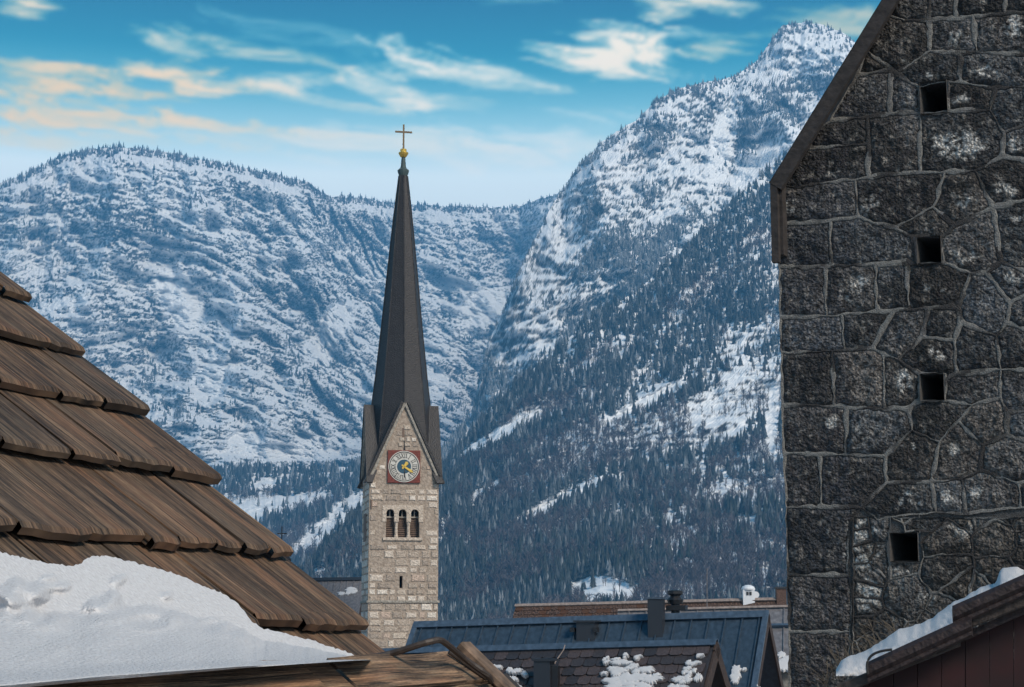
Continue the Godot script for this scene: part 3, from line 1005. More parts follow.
const RUBBLE := [
	[870,517,869,518,854,517],
	[902,517,902,522,890,517],
	[911,517,904,524,902,522,902,517],
	[948,517,948,519,947,519,939,517],
	[974,517,976,531,972,535,948,519,948,517],
	[997,517,997,519,976,531,974,517],
	[1019,517,1011,526,997,519,997,517],
	[1045,517,1043,518,1042,517],
	[1080,517,1080,522,1070,520,1068,517],
	[854,517,869,518,868,528,853,530,853,517],
	[904,524,911,517,939,517,947,519,932,532,905,532],
	[1011,526,1019,517,1042,517,1043,518,1042,525,1016,533],
	[1060,533,1045,530,1042,525,1043,518,1045,517,1068,517,1070,520],
	[853,530,868,528,871,540,853,546],
	[1016,533,1042,525,1045,530,1041,544,1035,549,1017,547],
	[1041,544,1045,530,1060,533,1065,543,1057,552],
	[1080,522,1080,545,1065,543,1060,533,1070,520],
	[853,562,854,564,853,566],
	[854,564,853,562,853,546,871,540,876,543,869,563],
	[869,563,876,543,887,543,889,560,889,581,888,581],
	[891,579,889,562,922,562,918,574],
	[1017,547,1035,549,1042,570,1041,572,1014,566,1010,557],
	[1042,570,1035,549,1041,544,1057,552,1057,563],
	[1080,545,1080,574,1057,563,1057,552,1065,543],
	[853,566,854,564,869,563,888,581,884,587,853,579],
	[920,569,924,556,973,555,974,557,973,565,939,592,931,593,920,577],
	[973,565,974,557,1010,557,1014,566,1012,582,994,589,975,570],
	[1012,582,1014,566,1041,572,1041,580,1018,587],
	[1080,574,1080,576,1046,590,1041,580,1041,572,1042,570,1057,563],
	[853,579,884,587,882,598,853,597],
	[975,570,994,589,994,590,986,613,979,616,968,608,967,606],
	[994,590,994,589,1012,582,1018,587,1022,604,1019,612],
	[1022,604,1018,587,1041,580,1046,590,1046,593],
	[1080,576,1080,586,1068,601,1050,599,1046,593,1046,590],
	[853,597,882,598,884,608,874,617,853,616],
	[931,593,939,592,967,606,968,608,949,622,926,609],
	[986,613,994,590,1019,612,1019,613,1012,621],
	[1019,613,1019,612,1022,604,1046,593,1050,599,1048,618,1043,621],
	[1048,618,1050,599,1068,601,1073,617,1069,624],
	[1080,586,1080,615,1073,617,1068,601],
	[853,616,874,617,872,630,856,642,853,640],
	[872,630,874,617,884,608,907,622,896,642,881,640],
	[926,609,949,622,952,637,941,642,922,633,916,621],
	[952,637,949,622,968,608,979,616,977,627,976,630,957,639],
	[977,627,979,616,986,613,1012,621,1013,637,1006,647],
	[1013,637,1012,621,1019,613,1043,621,1041,642],
	[1042,643,1041,642,1043,621,1048,618,1069,624,1070,632],
	[1080,615,1080,636,1072,634,1070,632,1069,624,1073,617],
	[853,640,856,642,859,653,853,656],
	[859,653,856,642,872,630,881,640,870,660,869,660],
	[870,660,881,640,896,642,898,654,894,660],
	[898,654,896,642,907,622,916,621,922,633,919,657],
	[919,657,922,633,941,642,939,657,922,660],
	[939,657,941,642,952,637,957,639,963,658,939,658],
	[963,658,957,639,976,630,981,656,967,663],
	[981,656,976,630,977,627,1006,647,1006,648,1006,649,992,657],
	[1006,648,1006,647,1013,637,1041,642,1042,643,1044,651,1034,660],
	[1044,651,1042,643,1070,632,1072,634,1068,656,1057,660],
	[1080,636,1080,662,1068,656,1072,634],
	[853,656,859,653,869,660,869,664,853,678],
	[875,678,869,664,869,660,870,660,894,660,897,678],
	[897,678,894,660,898,654,919,657,922,660,921,665,902,684,902,684],
	[921,665,922,660,939,657,939,658,944,677,931,678],
	[944,677,939,658,963,658,967,663,966,668,947,678],
	[966,668,967,663,981,656,992,657,993,673,973,680],
	[993,673,992,657,1006,649,1013,670,996,677],
	[1013,670,1006,649,1006,648,1034,660,1031,670,1014,670],
	[1031,670,1034,660,1044,651,1057,660,1056,671,1035,677],
	[1080,662,1080,673,1061,684,1056,671,1057,660,1068,656],
	[853,682,857,691,853,693],
	[857,691,853,682,853,678,869,664,875,678,868,693,866,695],
	[868,693,875,678,897,678,902,684,891,696],
	[902,684,921,665,931,678,922,694,912,692],
	[923,696,922,694,931,678,944,677,947,678,949,696],
	[951,698,949,696,947,678,966,668,973,680,975,689],
	[975,689,973,680,993,673,996,677,997,693,997,694,979,693],
	[997,693,996,677,1013,670,1014,670,1014,687],
	[1014,687,1014,670,1031,670,1035,677,1034,690,1025,693],
	[1034,690,1035,677,1056,671,1061,684,1060,691,1037,692],
	[1080,673,1080,696,1062,694,1060,691,1061,684],
	[853,693,857,691,866,695,867,714,866,716,853,716],
	[867,714,866,695,868,693,891,696,892,709],
	[892,709,891,696,902,684,902,684,912,692,904,714,899,718],
	[904,714,912,692,922,694,923,696,925,713],
	[928,717,925,713,923,696,949,696,951,698,951,705,946,712],
	[951,705,951,698,975,689,979,693,975,714,971,717],
	[975,714,979,693,997,694,1003,713],
	[1003,714,1003,713,997,694,997,693,1014,687,1025,693,1019,709],
	[1033,720,1019,709,1025,693,1034,690,1037,692,1041,716,1038,720],
	[1041,716,1037,692,1060,691,1062,694,1059,713],
	[1080,696,1080,714,1069,720,1066,720,1059,713,1062,694],
	[853,720,853,716,866,716,867,720],
	[867,720,866,716,867,714,892,709,899,718,899,720],
	[899,720,899,718,904,714,925,713,928,717,928,720],
	[928,720,928,717,946,712,948,720],
	[948,720,946,712,951,705,971,717,971,720],
	[971,720,971,717,975,714,1003,713,1003,714,1003,720],
	[1003,720,1003,714,1019,709,1033,720],
	[1038,720,1041,716,1059,713,1066,720],
	[1080,714,1080,720,1069,720],
	[884,608,882,598,884,587,888,581,891,579,918,574,931,593,926,609,916,621,907,622],
	[871,540,868,528,869,518,870,517,889,517,889,542,887,543,876,543],
	[924,556,919,542,947,519,948,519,972,535,972,555],
	[972,535,976,531,997,519,1011,526,1016,533,1017,547,1010,557,974,557,972,555],
	[939,592,973,565,975,570,967,606]]

# ---------- the church tower ----------
func build_tower() -> void:
	var turn := deg_to_rad(10.0)
	var nf := Vector3(sin(turn), 0, cos(turn))
	var rt := Vector3(cos(turn), 0, -sin(turn))
	var mid := at(403.5, 560, 125.0)
	var m_px := 125.0 / FOCAL
	var wd := 69.0 * m_px / cos(deg_to_rad(6.5))
	var hw := wd * 0.5
	var centre := mid - nf * hw
	centre.y = -2.0
	var o := thing("church_tower", "pale stone church tower with a clock and a tall dark pointed spire", "tower", centre)
	var lvl := func(py: float) -> float: return on_plane(403.0, py, mid, nf).y + 2.0
	var across := func(px: float, py: float) -> float: return (on_plane(px, py, mid, nf) - mid).dot(rt)
	# local point: x along the front, y up, z out of the front
	var P := func(x: float, y: float, z: float) -> Vector3: return rt * x + Vector3(0, y, 0) + nf * z
	# the spire stands over the middle of the tower, a little farther off than its front
	var lvm := func(py: float) -> float: return on_plane(403.0, py, mid - nf * hw, nf).y + 2.0
	var eave: float = lvl.call(479)
	var apex: float = lvl.call(404)
	# shaft: four walls, the front one with its openings left out
	var t := 0.7
	var wt: float = lvl.call(508)
	var wb: float = lvl.call(537.5)
	var xs := [across.call(386.0, 520), across.call(419.5, 520)]
	var slit_x: float = across.call(401, 580)
	var slit := [lvl.call(588), lvl.call(576)]
	var sh := Shape.new()
	var wall_box := func(x0: float, x1: float, y0: float, y1: float) -> void:
		sh.box(P.call(x0, y0, hw - t), rt * (x1 - x0), Vector3(0, y1 - y0, 0), nf * t)
	wall_box.call(-hw, hw, wt, eave)
	wall_box.call(-hw, xs[0], wb, wt)
	wall_box.call(xs[1], hw, wb, wt)
	wall_box.call(-hw, hw, slit[1], wb)
	wall_box.call(-hw, slit_x - 0.11, slit[0], slit[1])
	wall_box.call(slit_x + 0.11, hw, slit[0], slit[1])
	wall_box.call(-hw, hw, 0.0, slit[0])
	sh.box(P.call(-hw, 0, -hw), rt * t, Vector3(0, eave, 0), nf * (wd - t - 0.003))
	sh.box(P.call(hw - t, 0, -hw), rt * t, Vector3(0, eave, 0), nf * (wd - t - 0.003))
	sh.box(P.call(-hw + t, 0, -hw), rt * (wd - t * 2), Vector3(0, eave, 0), nf * t)
	# gable fields on all four sides
	var peak := apex - 0.25
	var gs: float = across.call(403.2, 434)
	for q in 4:
		var b := Basis(Vector3.UP, q * PI / 2)
		var a0: Vector3 = b * P.call(-hw, eave, hw)
		var a1: Vector3 = b * P.call(hw, eave, hw)
		var a2: Vector3 = b * P.call(0, peak, hw)
		var back: Vector3 = b * (nf * -0.4)
		sh.tri(a0, a1, a2)
		sh.tri(a0 + back, a1 + back, a2 + back)
	put("shaft", sh.mesh(), mats.tower_mortar, o)
	# masonry: stones of uneven length laid in courses
	var rng := RandomNumberGenerator.new()
	rng.seed = 12
	var unit := [ashlar(1), ashlar(2), ashlar(3), ashlar(4)]
	var count := 0
	var y: float = lvl.call(648)
	var top := apex - 0.7
	var arch_c: float = wt - 0.3
	while y < top:
		var hgt := rng.randf_range(0.40, 0.60)
		if y > eave:
			hgt = rng.randf_range(0.34, 0.46)
		var lim := hw
		if y > eave:
			lim = hw * (1.0 - (y + hgt - eave) / (peak - eave)) - 0.12
		var x := -lim
		while x < lim - 0.12 and lim > 0.25:
			var w := rng.randf_range(0.45, 1.15)
			if y > eave:
				w = rng.randf_range(0.3, 0.6)
			if lim - (x + w) < 0.3:
				w = lim - x
			var cx := x + w * 0.5
			var cy := y + hgt * 0.5
			var clash: bool = (cx + w * 0.5 > xs[0] - 0.28 and cx - w * 0.5 < xs[1] + 0.28 and cy + hgt * 0.5 > wb - 0.1 and cy - hgt * 0.5 < wt + 0.22)
			clash = clash or (absf(cx - slit_x) < w * 0.5 + 0.11 and cy + hgt * 0.5 > slit[0] and cy - hgt * 0.5 < slit[1])
			var ck: bool = absf(cx - across.call(403.8, 467)) < w * 0.5 + 1.15 and cy + hgt * 0.5 > lvl.call(484) and cy - hgt * 0.5 < lvl.call(450)
			var drop := rng.randf() < (0.07 if y < eave else 0.25)
			if not clash and not ck and not drop:
				var e := put("stone", unit[rng.randi() % 4], mats["ashlar%d" % pick(rng, [0, 0, 1, 1, 1, 2, 2, 3, 4, 5, 5, 0, 2])], o)
				var round_ := 0.80 if rng.randf() < 0.4 else 0.93
				e.transform = Transform3D(Basis(rt * (w - 0.035) * (round_ if y < eave else 0.85), Vector3(0, (hgt - 0.035) * round_, 0), nf * rng.randf_range(0.05, 0.09)), P.call(cx, cy, hw - 0.02))
				count += 1
			x += w
		# the side that shows a little of itself
		if y < eave:
			var z := -hw
			while z < hw - 0.1:
				var w2 := rng.randf_range(1.3, 2.4)
				if hw - (z + w2) < 0.7:
					w2 = hw - z
				var e2 := put("stone", unit[rng.randi() % 4], mats["ashlar%d" % pick(rng, [0, 1, 3, 3, 4])], o)
				e2.transform = Transform3D(Basis(nf * (w2 - 0.04), Vector3(0, hgt - 0.04, 0), -rt * 0.06), P.call(-hw + 0.02, y + hgt * 0.5, z + w2 * 0.5))
				z += w2
		y += hgt
	# moulded string course
	var sc: float = lvl.call(601)
	var str := Shape.new()
	str.box(P.call(-hw - 0.1, sc - 0.12, -hw - 0.1), rt * (wd + 0.2), Vector3(0, 0.16, 0), nf * (wd + 0.2))
	put("string_course", str.mesh(), mats.coping, o)
	# belfry window: three round arches on two little columns
	var win := Node3D.new()
	win.name = "belfry_window"
	o.add_child(win)
	var arch := PackedVector2Array([Vector2(xs[0] - 0.26, wt - 0.95), Vector2(xs[1] + 0.26, wt - 0.95), Vector2(xs[1] + 0.26, wt + 0.2), Vector2(xs[0] - 0.26, wt + 0.2)])
	var holes := [arch]
	var bays := []
	for c in [390.3, 402.6, 414.9]:
		bays.append(across.call(c, 520))
	for bx in bays:
		var cut := PackedVector2Array()
		for k in 13:
			var a := PI * k / 12.0
			cut.append(Vector2(bx + cos(a) * 0.275, wt - 0.36 + sin(a) * 0.275))
		cut.append(Vector2(bx - 0.275, wt - 1.4))
		cut.append(Vector2(bx + 0.275, wt - 1.4))
		var nexts := []
		for h in holes:
			nexts.append_array(Geometry2D.clip_polygons(h, cut))
		holes = nexts
	var ar := Shape.new()
	for h in holes:
		extrude(ar, h, func(q: Vector2, z: float) -> Vector3: return P.call(q.x, q.y, z), hw - 0.35, hw + 0.05)
	put("arch", ar.mesh(), mats["ashlar1"], win)
	for k in 2:
		var cx: float = (bays[k] + bays[k + 1]) * 0.5
		var cs := Shape.new()
		cs.lathe(P.call(cx, wb, hw - 0.15), [[0.15, 0.0], [0.15, 0.12], [0.105, 0.18], [0.105, wt - wb - 1.2], [0.14, wt - wb - 1.02], [0.14, wt - wb - 0.945]], 10)
		put("column", cs.mesh(), mats["ashlar1"], win)
	for k in 3:
		for s in 11:
			var ls := Shape.new()
			var ly: float = wb + 0.1 + s * (wt - wb - 0.6) / 11.0
			ls.box(P.call(bays[k] - 0.36, ly, hw - 0.45), rt * 0.72, Vector3(0, 0.05, 0) + nf * -0.1, Vector3(0, -0.1, 0) + nf * 0.1)
			put("louvre", ls.mesh(), mats.louvre, win)
		var tr := Shape.new()
		tr.box(P.call(bays[k] - 0.34, wt - 0.66, hw - 0.40), rt * 0.68, Vector3(0, 0.09, 0), nf * 0.1)
		tr.box(P.call(bays[k] - 0.04, wt - 0.58, hw - 0.40), rt * 0.08, Vector3(0, 0.5, 0), nf * 0.08)
		put("tracery", tr.mesh(), mats.coping, win)
	var sill := Shape.new()
	sill.box(P.call(xs[0] - 0.2, wb - 0.2, hw - 0.3), rt * (xs[1] - xs[0] + 0.4), Vector3(0, 0.2, 0), nf * 0.42)
	put("sill", sill.mesh(), mats["ashlar1"], win)
	# slits: solid dark strips that paint the shade of openings not cut through
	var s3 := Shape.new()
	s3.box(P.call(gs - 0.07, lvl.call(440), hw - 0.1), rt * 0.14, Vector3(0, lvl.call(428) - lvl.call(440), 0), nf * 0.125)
	put("opening_shade", s3.mesh(), mats.louvre, o)
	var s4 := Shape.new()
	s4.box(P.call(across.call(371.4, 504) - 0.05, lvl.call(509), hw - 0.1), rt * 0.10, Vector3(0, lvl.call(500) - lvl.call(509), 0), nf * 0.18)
	put("opening_shade", s4.mesh(), mats.louvre, o)
	# side bay window seen edge-on, its inner shade painted as a dark slab
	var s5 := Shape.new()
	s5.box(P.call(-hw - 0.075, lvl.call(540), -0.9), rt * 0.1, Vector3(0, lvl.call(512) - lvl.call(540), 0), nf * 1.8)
	put("opening_shade", s5.mesh(), mats.louvre, o)
	# copings of the gables and the steep cross roof
	for q in 4:
		var b := Basis(Vector3.UP, q * PI / 2)
		for sd in [-1, 1]:
			var foot: Vector3 = b * P.call(sd * (hw + 0.12), eave - 0.3, hw)
			var head: Vector3 = b * P.call(0, apex + 0.05, hw)
			var cp := Shape.new()
			var dirn := (head - foot).normalized()
			var nrm: Vector3 = b * nf
			var inn := dirn.cross(nrm).normalized()
			cp.bar(foot + nrm * 0.02, head + nrm * 0.02, nrm * 0.30, inn * 0.20, 0.03)
			put("coping", cp.mesh(), mats.coping, o)
			# roof plane from the verge back to the middle of the tower
			var rp := Shape.new()
			var up: Vector3 = dirn.cross(nrm).normalized()
			if up.y < 0:
				up = -up
			var f2 := foot - dirn * 0.10 + up * 0.13 + nrm * 0.24
			var h2 := head + up * 0.13 + nrm * 0.24
			# cut along the valleys, so that it meets its neighbours and the spire
			var mid_top: Vector3 = Vector3(0, h2.y, 0)
			var f3 := f2 - nrm * 0.42
			for lay in [Vector3.ZERO, up * 0.16]:
				rp.quad(f2 + lay, h2 + lay, mid_top + lay, f3 + lay)
			rp.quad(f2, h2, h2 + up * 0.16, f2 + up * 0.16)
			rp.quad(f2, f3, f3 + up * 0.16, f2 + up * 0.16)
			rp.quad(f3, mid_top, mid_top + up * 0.16, f3 + up * 0.16)
			put("gable_roof", rp.mesh(), mats.slate, o)
	# the octagonal spire
	var pr := func(px: float) -> float: return px * m_px * 1.035
	var rings := [[480, 36.0], [440, 33.0], [402, 28.6], [377, 25.6], [330, 20.6], [267, 14.4], [220, 9.6], [176, 4.4]]
	for k in 8:
		var a := PI / 2 - turn + TAU * k / 8.0
		var b2 := PI / 2 - turn + TAU * (k + 1) / 8.0
		var fc := Shape.new()
		var hp := []
		for i in rings.size() - 1:
			var y0: float = lvm.call(rings[i][0])
			var y1: float = lvm.call(rings[i + 1][0])
			var r0: float = pr.call(rings[i][1])
			var r1: float = pr.call(rings[i + 1][1])
			fc.quad(Vector3(cos(a) * r0, y0, sin(a) * r0), Vector3(cos(a) * r1, y1, sin(a) * r1), Vector3(cos(b2) * r1, y1, sin(b2) * r1), Vector3(cos(b2) * r0, y0, sin(b2) * r0))
		for r in rings:
			hp.append(Vector3(cos(a), 0, sin(a)) * pr.call(r[1]) + Vector3(0, lvm.call(r[0]), 0))
		put("spire_facet", fc.mesh(), mats.slate, o)
		# rows of slates, each a thin lip
		var hips := Shape.new()
		hips.tube(hp, 0.05, 5)
		put("hip", hips.mesh(), mats.slate, o)
	# collar, neck, ball, crown and cross
	var ky: float = lvm.call(171)
	var kn := Shape.new()
	kn.lathe(Vector3(0, ky, 0), [[0.28, -0.45], [0.40, -0.1], [0.42, 0.05], [0.24, 0.2], [0.19, 0.35], [0.13, 1.05], [0.16, 1.1]], 12)
	put("finial_neck", kn.mesh(), mats.copper, o)
	var by: float = lvm.call(153.5)
	var bl := Shape.new()
	bl.lathe(Vector3(0, by, 0), [[0.05, -0.34], [0.2, -0.28], [0.31, -0.12], [0.36, 0.02], [0.36, 0.06], [0.22, 0.1], [0.24, 0.3], [0.16, 0.34], [0.02, 0.36]], 14)
	put("finial_ball", bl.mesh(), mats.gold, o)
	var cr := Shape.new()
	var cy0: float = by + 0.3
	var cy1: float = lvm.call(124.5)
	var ca: float = lvm.call(132)
	cr.box(P.call(-0.06, cy0, -0.05), rt * 0.12, Vector3(0, cy1 - cy0, 0), nf * 0.1)
	cr.box(P.call(-0.62, ca - 0.06, -0.049), rt * 1.24, Vector3(0, 0.12, 0), nf * 0.098)
	put("cross", cr.mesh(), mats.cross_gold, o)
	# clock
	var ck := Node3D.new()
	ck.name = "clock"
	o.add_child(ck)
	var cc: Vector3 = P.call(across.call(403.8, 466.7), lvl.call(466.7), hw)
	var brd := Shape.new()
	var hs := 16.3 * m_px
	brd.bar(cc - rt * hs + nf * 0.07, cc + rt * hs + nf * 0.07, Vector3(0, hs * 2, 0), nf * 0.14, 0.02)
	put("clock_board", brd.mesh(), mats.red_board, ck)
	var disc := func(r0: float, r1: float, z: float, thick: float, m: Material, called: String) -> void:
		var d := Shape.new()
		for k in 48:
			var a := TAU * k / 48.0
			var b3 := TAU * (k + 1) / 48.0
			var ua: Vector3 = rt * cos(a) + Vector3(0, sin(a), 0)
			var ub: Vector3 = rt * cos(b3) + Vector3(0, sin(b3), 0)
			var f: Vector3 = cc + nf * (z + thick)
			var g: Vector3 = cc + nf * z
			d.quad(f + ua * r0, f + ua * r1, f + ub * r1, f + ub * r0)
			d.quad(f + ua * r1, g + ua * r1, g + ub * r1, f + ub * r1)
			if r0 > 0:
				d.quad(f + ua * r0, f + ub * r0, g + ub * r0, g + ua * r0)
		put(called, d.mesh(), m, ck)
	disc.call(0.0, 14.1 * m_px, 0.14, 0.02, mats.dial, "dial")
	disc.call(14.1 * m_px, 14.9 * m_px, 0.14, 0.035, mats.ink, "dial_ring")
	disc.call(14.95 * m_px, 15.7 * m_px, 0.14, 0.03, mats.dial, "dial_ring")
	disc.call(0.0, 7.0 * m_px, 0.163, 0.012, mats.teal, "dial_centre")
	var font := SystemFont.new()
	font.font_names = PackedStringArray(["Droid Serif"])
	var roman := ["XII", "I", "II", "III", "IIII", "V", "VI", "VII", "VIII", "IX", "X", "XI"]
	for k in 12:
		var tm := TextMesh.new()
		tm.text = roman[k]
		tm.font = font
		tm.font_size = 64
		tm.pixel_size = 0.0062
		tm.depth = 0.02
		var nm := put("numeral", tm, mats.ink, ck)
		var a := PI / 2 - TAU * k / 12.0
		var rad: Vector3 = rt * cos(a) + Vector3(0, sin(a), 0)
		nm.transform = Transform3D(Basis(-nf.cross(rad) * 0.85, rad * 1.1, nf), cc + rad * 10.7 * m_px + nf * 0.172)
	for hd in [[deg_to_rad(52.0), 6.0, 0.11], [deg_to_rad(-33.0), 11.0, 0.08]]:
		var dv: Vector3 = rt * cos(hd[0]) + Vector3(0, sin(hd[0]), 0)
		var hn := Shape.new()
		var sv: Vector3 = dv.cross(nf)
		var base: Vector3 = cc + nf * 0.20 - dv * 0.2
		var tip: Vector3 = cc + nf * 0.20 + dv * hd[1] * m_px
		var wide: Vector3 = cc + nf * 0.20 + dv * hd[1] * m_px * 0.72
		for z in [0.0, 0.02]:
			hn.quad(base + sv * 0.05 + nf * z, base - sv * 0.05 + nf * z, wide - sv * hd[2] + nf * z, wide + sv * hd[2] + nf * z)
			hn.tri(wide + sv * hd[2] * 1.3 + nf * z, wide - sv * hd[2] * 1.3 + nf * z, tip + nf * z)
		put("clock_hand", hn.mesh(), mats.gold, ck)

func pick(rng: RandomNumberGenerator, list: Array):
	return list[rng.randi() % list.size()]

# One squared stone in a unit cube, its face a little dressed back at the edges.
func ashlar(sd: int) -> ArrayMesh:
	var rng := RandomNumberGenerator.new()
	rng.seed = sd
	var s := Shape.new()
	var ring := []
	var face := []
	for c in [Vector2(-0.5, -0.5), Vector2(0.5, -0.5), Vector2(0.5, 0.5), Vector2(-0.5, 0.5)]:
		for e in 2:
			var p: Vector2 = c
			if e == 0:
				p.x *= 0.86 if c.x * c.y > 0 else 1.0
				p.y *= 1.0 if c.x * c.y > 0 else 0.86
			else:
				p.x *= 1.0 if c.x * c.y > 0 else 0.86
				p.y *= 0.86 if c.x * c.y > 0 else 1.0
			p += Vector2(rng.randf_range(-0.05, 0.03), rng.randf_range(-0.05, 0.03)) * p.sign()
			ring.append(p)
			face.append(p * rng.randf_range(0.82, 0.9))
	var m := ring.size()
	for k in m:
		var j := (k + 1) % m
		s.quad(Vector3(ring[k].x, ring[k].y, 0), Vector3(ring[j].x, ring[j].y, 0), Vector3(ring[j].x, ring[j].y, 0.6), Vector3(ring[k].x, ring[k].y, 0.6))
		s.quad(Vector3(ring[k].x, ring[k].y, 0.6), Vector3(ring[j].x, ring[j].y, 0.6), Vector3(face[j].x, face[j].y, 1.0), Vector3(face[k].x, face[k].y, 1.0))
		s.tri(Vector3(0, 0, 1.05), Vector3(face[k].x, face[k].y, 1.0), Vector3(face[j].x, face[j].y, 1.0))
	return s.mesh()

# A flat outline given thickness between two depths.
func extrude(s: Shape, poly: PackedVector2Array, place: Callable, z0: float, z1: float) -> void:
	var idx := Geometry2D.triangulate_polygon(poly)
	for i in range(0, idx.size(), 3):
		for z in [z0, z1]:
			s.tri(place.call(poly[idx[i]], z), place.call(poly[idx[i + 1]], z), place.call(poly[idx[i + 2]], z))
	for i in poly.size():
		var j := (i + 1) % poly.size()
		s.quad(place.call(poly[i], z0), place.call(poly[j], z0), place.call(poly[j], z1), place.call(poly[i], z1))

# ---------- the roofs of the village ----------
# A gabled house whose ridge runs between two points; returns what is needed to lay things on the slope that faces the camera.
func house(called: String, label: String, ridge_l: Vector3, ridge_r: Vector3, pitch: float, length: float, roof_mat: Material, over: float) -> Dictionary:
	var r := ridge_r - ridge_l
	var along_ := r.normalized()
	var q := Vector3(-along_.z, 0, along_.x).normalized()
	if q.z < 0:
		q = -q
	var down := (q * cos(pitch) + Vector3(0, -sin(pitch), 0)).normalized()
	var back := (-q * cos(pitch) + Vector3(0, -sin(pitch), 0)).normalized()
	var nrm := (q * sin(pitch) + Vector3(0, cos(pitch), 0)).normalized()
	var nbk := (-q * sin(pitch) + Vector3(0, cos(pitch), 0)).normalized()
	var o := thing(called, label, "house", Vector3(ridge_r.x, -2.0, ridge_r.z))
	var f := o.position
	var s := Shape.new()
	s.box(ridge_l - f, r, down * length, -nrm * 0.16)
	put("roof_slope", s.mesh(), roof_mat, o)
	var s2 := Shape.new()
	s2.box(ridge_l - f, r, back * length, -nbk * 0.16)
	put("roof_slope", s2.mesh(), roof_mat, o)
	# walls: two long ones and the gables, set in from the verges
	var inset := along_ * over
	var a := ridge_l + inset - f
	var b := ridge_r - inset - f
	var wl := length * 0.86
	var wall := Shape.new()
	for sd in [down, back]:
		var e0: Vector3 = a + sd * wl - Vector3(0, 0.2, 0)
		var e1: Vector3 = b + sd * wl - Vector3(0, 0.2, 0)
		wall.quad(e0, e1, Vector3(e1.x, 0, e1.z), Vector3(e0.x, 0, e0.z))
	put("wall", wall.mesh(), mats.plaster, o)
	for e in [a, b]:
		var gw := Shape.new()
		var top: Vector3 = e - Vector3(0, 0.2, 0)
		var l: Vector3 = e + down * wl - Vector3(0, 0.2, 0)
		var m: Vector3 = e + back * wl - Vector3(0, 0.2, 0)
		gw.tri(top, l, m)
		gw.quad(l, m, Vector3(m.x, 0, m.z), Vector3(l.x, 0, l.z))
		put("gable", gw.mesh(), mats.gable_wood, o)
	# bargeboards at the gable that shows
	for sd in [[down, nrm], [back, nbk]]:
		var bb := Shape.new()
		var p: Vector3 = ridge_r - f + along_ * 0.012
		bb.box(p - sd[1] * 0.02, sd[0] * length, -sd[1] * 0.26, along_ * 0.05)
		put("bargeboard", bb.mesh(), mats.verge_wood, o)
	return {"o": o, "f": f, "l": ridge_l - f, "r": ridge_r - f, "along": along_, "down": down, "n": nrm, "back": back, "nb": nbk}

func vertical_through(p: Vector3, along_: Vector3) -> Vector3:
	return Vector3(-along_.z, 0, along_.x).normalized()

